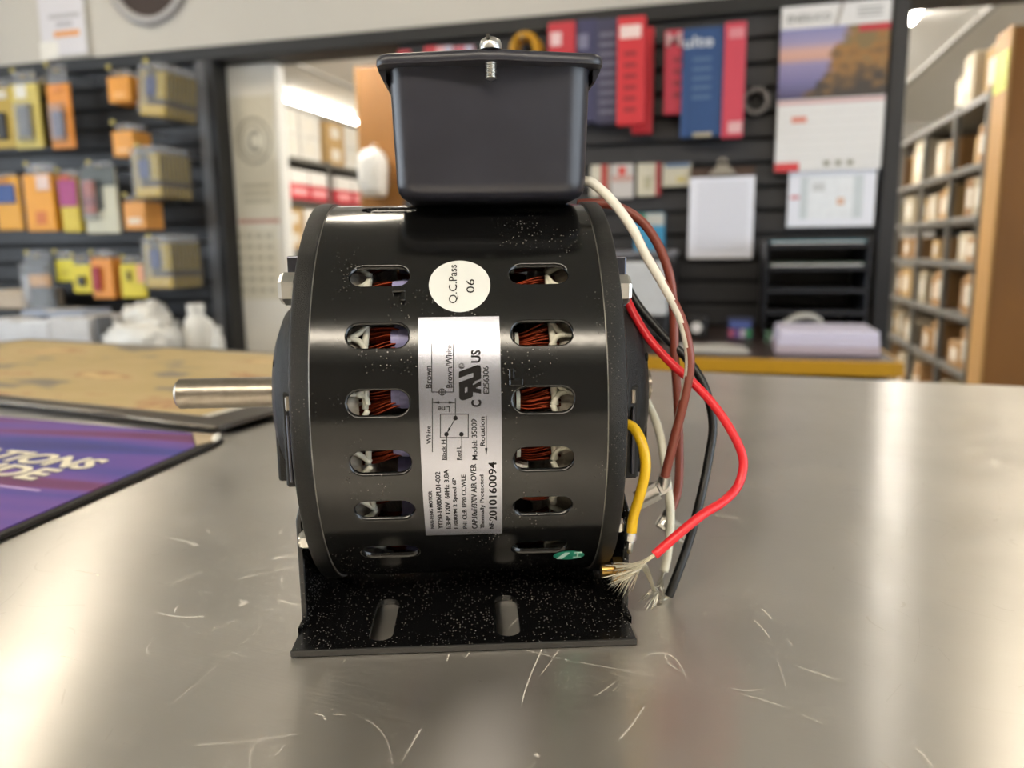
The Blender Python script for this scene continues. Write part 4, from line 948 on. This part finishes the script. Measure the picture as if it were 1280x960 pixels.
# letter tray
x0, x1, z0, z1 = R4(955, 1086, 300, 424, 2.34); W = x1-x0; H = z1-DZ
e = empty('letter_tray', ((x0+x1)/2, 2.34, DZ), 0, 'black five tier letter tray on the right end of the desk', 'tray')
M_tray = mat('tray_plastic', '202229', .35)
for s in (-1, 1): obj('side', box(min(s*W/2, s*(W/2-.008)), max(s*W/2, s*(W/2-.008)), 0, .30, 0, H, .002), M_tray, e)
obj('back', box(-W/2, W/2, .295, .30, 0, H), M_tray, e)
for k in range(5):
    z = .008+(H-.03)*k/4
    t = obj('shelf', box(-W/2+.008, W/2-.008, .004, .295, z, z+.006, .002), M_tray, e)
    obj('front_lip', box(-W/2+.008, W/2-.008, -.002, .006, z-.001, z+.014, .002), mat('tray_lip', '24262c', .35), t)
tray_top = DZ+.008+(H-.03)
for (dz_, c, lb, k) in ((tray_top+.0065, '2e6f80', 'teal folder lying on the top of the letter tray', 4), (DZ+.008+(H-.03)*.75+.0065, '3a4a40', 'dull green folder on the second tier of the letter tray', 3)):
    e = empty('folder', ((x0+x1)/2, 2.345, dz_), 0, lb, 'folder'); obj('cover', box(-W/2+.012, W/2-.012, 0, .26, 0, .016, .003), flat(c), e); obj('sheets', box(-W/2+.016, W/2-.02, -.002, .25, .005, .011), M_paper, e)
# stacked paper in front of the tray
x0, x1, z0, z1 = R4(970, 1102, 414, 441, 2.02); W = x1-x0; H = (z1-DZ)
e = empty('paper_stack', ((x0+x1)/2, 2.02, DZ), 0, 'stack of white paper reams at the front of the desk', 'paper')
for k, c in enumerate(('b7a9b4', 'd0cbe0', 'd8d4ea')):
    obj('ream', box(-W/2+.004*k, W/2-.002*k, .002*k, .21, H*k/3+.0005, H*(k+1)/3, .002), mat('ream_'+c, c, .5, vary=.06, scale=1, stretch=(1, 1, 400)), e)
x0 = ony(905, 428, 2.05).x
e = empty('loose_paper', (ony(895, 430, 2.05).x, 2.0, DZ), .1, 'loose grey white sheets lying on the desk left of the paper stack', 'paper')
for k in range(3): obj('sheet', xf(box(-.085, .085, 0, .15, .0005+.002*k, .0022+.002*k), Matrix.Rotation(.12*k, 4, 'Z')), mat('sheet_grey', 'b9b6b0', .6), e)
# white cable arch
pts = [ony(x, y, 2.27) for (x, y) in ((962, 424), (975, 410), (995, 397), (1012, 395), (1024, 402), (1030, 416), (1031, 426))]
o = Vector((pts[0].x, 2.27, DZ)); e = empty('white_strap', o, 0, 'white strap arching up behind the paper stack', 'strap')
sp_l = [p-o for p in spline(pts, 6)]
bm = bmesh.new(); tube(sp_l, .010, 8, bm); bmesh.ops.scale(bm, vec=(1, 2.2, 1), verts=bm.verts); obj('band', bm, mat('strap_white', 'a9a8a2', .5), e, smooth=True); obj('clip', box(-.012, .014, -.02, .02, 0, .03, .003), flat('5a7a62'), e)
# small black disc stand with a white dial, and a colourful ink box
x0, x1, z0, z1 = R4(857, 884, 396, 428, 2.3); W = x1-x0; H = z1-DZ
e = empty('desk_dial', ((x0+x1)/2, 2.3, DZ), 0, 'small black stand with a round white dial on the desk', 'dial')
obj('stand', box(-W/2, W/2, 0, .03, 0, H, .006, 2), mat('printer_black', '1c1c20', .4), e); obj('dial', xf(lathe([(-.004, 0), (-.004, .015), (.001, .016)], 24, axis='y'), Matrix.Translation((0, -.001, H*.52))), M_paper, e)
x0, x1, z0, z1 = R4(909, 941, 398, 424, 2.3); W = x1-x0; H = z1-DZ
e = empty('ink_box', ((x0+x1)/2, 2.3, DZ), 0, 'small box printed blue, red and green on the desk', 'box')
obj('carton', box(-W/2, W/2, 0, .05, 0, H, .003), flat('2c3354'), e)
for k, c in enumerate(('a8506a', '6a4a8a', 'b8b0c4', '3a8a5a')): obj('print', box(-W/2+W*(.05+.23*k), -W/2+W*(.26+.23*k), -.002, 0, H*.12, H*.5), flat(c), e)
obj('top_print', box(-W*.4, W*.4, -.002, 0, H*.55, H*.85), flat('4a5a9a'), e)

# ================================================================== LEDGE UNDER THE TOOL PACKS
LZ = -.26
e = empty('back_ledge', (-3.2, 2.15, FLOOR), 0, 'dark ledge under the tool packs on the left', 'ledge')
obj('top', box(-1.25, 1.2, 0, .53, LZ-FLOOR-.03, LZ-FLOOR, .003), mat('ledge_dark', '2a2826', .5), e); obj('front', box(-1.25, 1.2, .02, .04, 0, LZ-FLOOR-.03), mat('ledge_dark', '2a2826', .5), e)
def crumple(W, D, H, seed, sharp=1.):
    r = random.Random(seed); b = bmesh.new(); bmesh.ops.create_icosphere(b, subdivisions=4, radius=1)
    ph = [Vector((r.uniform(-1, 1), r.uniform(-1, 1), r.uniform(-1, 1))).normalized() for _ in range(14)]
    for v in b.verts:
        n = v.co.normalized(); d = 1+sum(.07*math.sin(6*n.dot(q)*(1+k*.25)+k) for k, q in enumerate(ph))*.5*sharp
        p = n*d; sq = lambda t: math.copysign(abs(t)**.6, t)
        v.co = Vector((sq(p.x)*W/2, sq(p.y)*D/2, max(0, (sq(p.z)+1)*H/2)))
    return b
M_bag = mat('white_plastic', 'dedcd6', .35, vary=.02, bump=.3, bscale=60)
def onledge(rc, Y): 
    x0, x1, z0, z1 = R4(*rc, Y); return (x0+x1)/2, x1-x0, z1-LZ
for (lb, rc, Y, sd) in (('tall white crumpled bag standing on the left ledge', (164, 205, 379, 432), 2.40, 3), ('low flat white bag at the foot of the tall crumpled bag', (142, 216, 404, 432), 2.23, 5)):
    xc_, W, H = onledge(rc, Y); e = empty('plastic_bag', (xc_, Y, LZ), 0, lb, 'bag')
    obj('bag', crumple(W, .14, H, sd), M_bag, e, smooth=True); obj('knot', xf(crumple(W*.3, .03, .03, sd+1), Matrix.Translation((W*.2, 0, H*.92))), M_bag, e, smooth=True)
for (lb, rc, Y, c) in (('white jug standing at the right end of the left ledge', (232, 260, 380, 432), 2.32, 'e2e0da'), ('small white pot beside the jug', (266, 279, 408, 432), 2.26, 'dad8d2'), ('short white pot left of the jug', (211, 227, 400, 432), 2.52, 'd6d4ce')):
    xc_, W, H = onledge(rc, Y); r = W/2; e = empty('white_jug' if 'jug stand' in lb else 'white_pot', (xc_, Y, LZ), 0, lb, 'jug' if 'jug stand' in lb else 'pot')
    m = mat('jug_'+c, c, .4)
    obj('body', lathe([(0, 0), (0, r*.92), (H*.05, r*.95), (H*.6, r), (H*.72, r*.9), (H*.84, r*.55), (H*.88, r*.5), (H*.88, 0)], 24, axis='z'), m, e, smooth=True, sharp=40)
    obj('cap', lathe([(H*.88, r*.62), (H, r*.6), (H, 0)], 20, axis='z'), m, e, smooth=True, sharp=40)
    if 'jug stand' in lb: obj('handle', tube(spline([(r*.8, 0, H*.3), (r*1.35, 0, H*.38), (r*1.3, 0, H*.68), (r*.7, 0, H*.76)], 5), r*.16, 8), m, e, smooth=True)
for k, (lb, rc, Y, c, dd) in enumerate((('long white carton at the left end of the ledge', (-20, 62, 400, 434), 2.24, 'd5d6da', .2), ('white carton behind a grey divider on the ledge', (62, 113, 397, 432), 2.24, 'd0cfd0', .2), ('blue grey wrapped parcel lying on the white cartons', (26, 104, 388, 400), 2.30, '9aa3b5', .14), ('beige carton half out of the picture under the grey holster pack', (-20, 29, 363, 386), 2.42, 'bfae98', .2))):
    x0, x1, z0, z1 = R4(*rc, Y); W = x1-x0
    base = LZ if k < 2 else z0+(.012 if k == 2 else 0)
    e = empty('carton', ((x0+x1)/2, Y, base), 0, lb, 'carton')
    obj('body', box(-W/2, W/2, 0, dd, 0, z1-base, .006, 2), mat('carton_'+c, c, .5), e); obj('flap', box(-W/2+.004, W/2-.004, -.003, .004, (z1-base)*.62, (z1-base)*.95, .002), mat('flap_'+c, c, .6, vary=.1), e); obj('tape', box(-W*.08, W*.08, -.004, dd+.001, (z1-base)-.004, (z1-base)+.001), flat('cfc8ba'), e)
x0, x1, z0, z1 = R4(-25, 30, 386, 400, 2.42)
e = empty('dark_shelf', ((x0+x1)/2, 2.40, z0), 0, 'short dark shelf on the slat wall under the beige carton', 'shelf'); obj('board', box(-(x1-x0)/2, (x1-x0)/2, 0, .30, 0, z1-z0, .003), M_black, e); obj('bracket', box(-.01, .01, .05, .30, -.06, 0, .002), M_black, e)
x0, x1, z0, z1 = R4(121, 127, 396, 432, 2.24)
e = empty('grey_divider', ((x0+x1)/2, 2.24, LZ), 0, 'dark grey divider leaning between cartons and bags on the ledge', 'divider'); obj('panel', prism([(-.008, 0), (.012, 0), (.010, .02), (-.004, z1-LZ), (-.014, z1-LZ)], 'y', 0, .07, .002), mat('divider_grey', '63666c', .4), e); obj('foot', box(-.014, .016, -.01, .075, 0, .008, .002), mat('divider_grey', '63666c', .4), e)

# ================================================================== STOCK ROOMS
M_steel_shelf = mat('shelf_steel', '68655f', .45, .2, vary=.05)
M_ply = mat('plywood', '86581c', .55, vary=.12, scale=6, stretch=(1, 1, .25)); M_plyedge = mat('plywood_edge', 'a8804a', .6, vary=.06, scale=20)
cart = {c: mat('card_'+c, c, .75, vary=.08, scale=15) for c in ('9d774a', 'b0905e', '83603a', 'c2b59c', 'a69a82', 'd0ccc2')}
M_lab = mat('carton_label', 'd2ccbe', .6, vary=.02)
def carton(x, y, z, wx, wy, h, c, label, group, face):
    """face: +1 label on +X side, -1 on -X side"""
    e = empty('stock_carton', (x, y, z), rnd.uniform(-.03, .03), label, 'carton', group)
    obj('box', box(-wx/2, wx/2, -wy/2, wy/2, 0, h, .004), cart[c], e)
    obj('paper_label', box(face*wx/2-.002, face*wx/2+.002, -wy*.3, wy*.22, h*.25, h*.75), M_lab, e)
    obj('tape', box(-wx/2-.001, wx/2+.001, -wy*.08, wy*.08, h-.004, h+.0015), flat('c8b48c'), e)
def shelving(name, label, xf_, depth, y0, y1, levels, posts, face):
    """front plane at x = xf_, shelf reaches away from the aisle; face = direction of the aisle (-1: aisle at smaller x)"""
    xb = xf_-face*depth; e = empty(name, (xf_, y0, FLOOR), 0, label, 'shelving')
    xa, xc_ = (min(xf_, xb)-xf_, max(xf_, xb)-xf_)
    for z in levels: obj('shelf', box(xa, xc_, 0, y1-y0, z-FLOOR-.035, z-FLOOR, .003), M_steel_shelf, e)
    for py_ in posts:
        for xx in (xa, xc_-.03): obj('upright', box(xx, xx+.03, py_-y0-.015, py_-y0+.015, 0, levels[0]-FLOOR+(.02), .002), M_steel_shelf, e)
    obj('back_sheet', box((xc_-.004 if face < 0 else xa), (xc_ if face < 0 else xa+.004), 0, y1-y0, 0, levels[0]-FLOOR), mat('shelf_back', '2e2c2a', .7), e)
    return e
LV = [.835, .52, .27, .045, -.22, -.50, -.93]
shelving('stock_shelving', 'grey steel stock shelving full of cartons, right opening', 1.15, .46, 4.19, 6.9, LV, (4.21, 4.76, 5.42, 6.1, 6.85), -1)
SH = ['top', 'second', 'third', 'fourth', 'fifth', 'sixth', 'lowest']
for li, z in enumerate(LV):
    y = 4.24; k = 0; top = .24 if li == 0 else LV[li-1]-z-.05
    if li == 6: top = .36
    while y < 6.75 and k < 15:
        if li == 0 and y > 4.86: break
        wy = rnd.uniform(.11, .26); gap = rnd.choice((.005, .01, .02, .02, .06))
        for p in (4.76, 5.42, 6.1):
            if y < p+.03 and y+wy > p-.03: y = p+.035
        if y+wy > 6.8: break
        h = top*rnd.uniform(.55, .95); c = rnd.choice(('9d774a', 'b0905e', '83603a', 'c2b59c', 'a69a82', '9d774a'))
        if li == 0: h = (.235, .245, .19, .2)[min(k, 3)]; c = ('b0905e', 'c2b59c', 'c2b59c', 'b0905e')[min(k, 3)]
        carton(1.15+.17+rnd.uniform(-.01, .04), y+wy/2, z+.0005, .30, wy, h, c, '%s carton from the near end, %s shelf, right stock room' % (ORD[k], SH[li]), 'cartons on the right stock shelving', -1)
        y += wy+gap; k += 1
# thick plywood end panel with the aisle sign
e = empty('end_panel', (1.15, 3.96, FLOOR), 0, 'thick plywood end panel with a yellow aisle sign, right edge', 'panel')
obj('core', box(.012, 1.4, .0, .20, 0, 1.055-FLOOR, .003), M_ply, e); obj('edge_face', box(0, .012, -.002, .202, 0, 1.06-FLOOR, .003), M_plyedge, e)
q0 = onx(1240, 100, 1.15); 
sg = obj('aisle_sign', box(-.003, 0, .012, .178, .80-FLOOR, .965-FLOOR, .001), mat('sign_yellow', 'bfcc3e', .5, vary=.03), e)
tm = text_fit('12', .11, .11, Matrix.Translation((-.0045, .15, .825-FLOOR)) @ Matrix(((0, 0, -1, 0), (-1, 0, 0, 0), (0, 1, 0, 0), (0, 0, 0, 1))), -.015)
obj('number', tm, flat('4a5222'), sg)
obj('metal_strip', box(.13, .165, -.006, .0, .18-FLOOR, .50-FLOOR, .002), M_peg, e)
obj('tape_roll', xf(lathe([(-.05, .02), (-.05, .055), (.0, .055), (.0, .02)], 28, axis='y'), Matrix.Translation((.32, 0, .42-FLOOR))), mat('roll_tan', 'b98e4c', .5), e, smooth=True, sharp=40)

# left opening
LX = -3.6
def lz(px, py): return onx(px, py, LX).z
lv = [(lz(349, 190)+lz(449, 214))/2, (lz(357, 247)+lz(415, 255))/2]; lv += [lv[1]-.42, lv[1]-.84]
ya = onx(330, 190, LX).y; yb = onx(470, 214, LX).y
shelving('stock_shelving', 'grey steel stock shelving with white and red boxes, left opening', LX, .5, ya-.8, yb+.3, lv, (ya-.78, onx(412, 200, LX).y, yb+.28), 1)
for li in range(3):
    y = ya-.70; k = 0; top = .42 if li == 0 else lv[li-1]-lv[li]-.05
    while y < yb and k < 12:
        wy = rnd.uniform(.2, .42); c = rnd.choice(('d0ccc2', 'c2b59c', 'b0905e', 'd0ccc2')); pm_ = onx(412, 200, LX).y
        if y < pm_+.04 and y+wy > pm_-.04: y = pm_+.045
        if y+wy > yb+.24: break
        if li == 1 and y+wy > onx(357, 225, LX).y-.02 and y < pm_+.04+.66: y = pm_+.045+.68; continue
        nst = 2 if li != 1 else 1
        for q in range(nst):
            if q and rnd.random() < .25: continue
            carton(LX-.20, y+wy/2, lv[li]+.0005+q*(top*.48), .34, wy, top*.47 if nst == 2 else top*.7, c, '%s carton from the near end, %s layer, %s shelf, left stock room' % (ORD[k], ('lower', 'upper')[q], SH[li]), 'cartons on the left stock shelving', 1)
        y += wy+.03; k += 1
# red and white boxes at the front of the second shelf
y = onx(357, 225, LX).y; ypost = onx(412, 200, LX).y
for k in range(4):
    if y < ypost+.02 and y+.32 > ypost-.02: y = ypost+.03
    e = empty('red_box', (LX-.06, y+.16, lv[1]+.0005), 0, '%s red and white box from the left on the second shelf, left opening' % ORD[k], 'box', 'red and white boxes in the left stock room')
    obj('lower_half', box(-.02, .10, -.155, .155, 0, .13, .004), flat('b8323c'), e); obj('upper_half', box(-.02, .10, -.155, .155, .131, .25, .004), flat('d8d4cc'), e); obj('print', box(.10, .102, -.12, .12, .04, .09), flat('dca0a0'), e)
    y += .33
# plywood end panel beside the shelving, with a white bag
Y = 4.6; x0 = ony(446, 150, Y).x; x1 = ony(560, 150, Y).x; zt = ony(450, 84, Y).z
e = empty('end_panel', (x0, Y, FLOOR), 0, 'plywood end panel seen between the left stock shelves and terminal box', 'panel')
obj('core', box(.012, x1-x0, 0, .2, 0, zt-FLOOR, .003), M_ply, e); obj('edge_face', box(0, .012, -.002, .202, 0, zt-FLOOR+.005, .003), M_plyedge, e)
p = ony(468, 246, Y-.083); zt2 = ony(468, 186, Y-.083).z
e = empty('hanging_bag', (p.x, Y-.083, p.z), 0, 'white plastic bag hanging on the left plywood end panel', 'bag')
obj('bag', crumple(.16, .15, zt2-p.z, 11), M_bag, e, smooth=True); obj('hook', tube([(0, .08, zt2-p.z+.03), (0, 0, zt2-p.z+.03), (0, 0, zt2-p.z-.02)], .004, 8), M_peg, e, smooth=True)
# poster and sheets on the white return wall
Y = WY+.062-.004
x0, x1, z0, z1 = R4(293, 345, 120, 282, Y); W, H = x1-x0, z1-z0
e = empty('poster', ((x0+x1)/2, Y, z0), 0, 'faded cream poster with a ringed letter C on the white return wall', 'poster')
sh = obj('sheet', box(-W/2, W/2, 0, .003, 0, H), mat('poster_cream', 'e2dcca', .6, vary=.03), e)
for (r0, r1) in ((.088, .076), (.064, .054)):
    obj('ring', xf(lathe([(-.0015, r0), (-.0015, r1)], 40, axis='y'), Matrix.Translation((.0, 0, H*.66)) @ Matrix.Scale(W/.2, 4, (1, 0, 0)) @ Matrix.Scale(1.05, 4, (0, 0, 1))), flat('b8b2a0'), sh)
obj('letter', text_fit('C', W*.28, H*.17, Matrix.Translation((-W*.14, -.002, H*.575)) @ ONWALL, .03), flat('a8a292'), sh)
for k in range(3): obj('print', box(-W*.34, W*.34, -.001, 0, H*(.30-.06*k), H*(.33-.06*k)), flat('c6c0ac'), sh)
obj('red_rule', box(-W/2, W/2, -.001, 0, H*.02, H*.05), flat('c99a8c'), sh)
x0, x1, z0, z1 = R4(294, 349, 284, 374, Y); W, H = x1-x0, z1-z0
e = empty('price_sheet', ((x0+x1)/2, Y, z0), 0, 'cream sheet with rows of figures under the ringed poster', 'paper')
sh = obj('sheet', box(-W/2, W/2, 0, .003, 0, H), mat('poster_cream', 'e2dcca', .6, vary=.03), e)
for r_ in range(6):
    for c in range(4): obj('figure', box(-W*.42+W*.22*c, -W*.28+W*.22*c, -.001, 0, H*(.85-.15*r_), H*(.91-.15*r_)), flat('beb8a4'), sh)
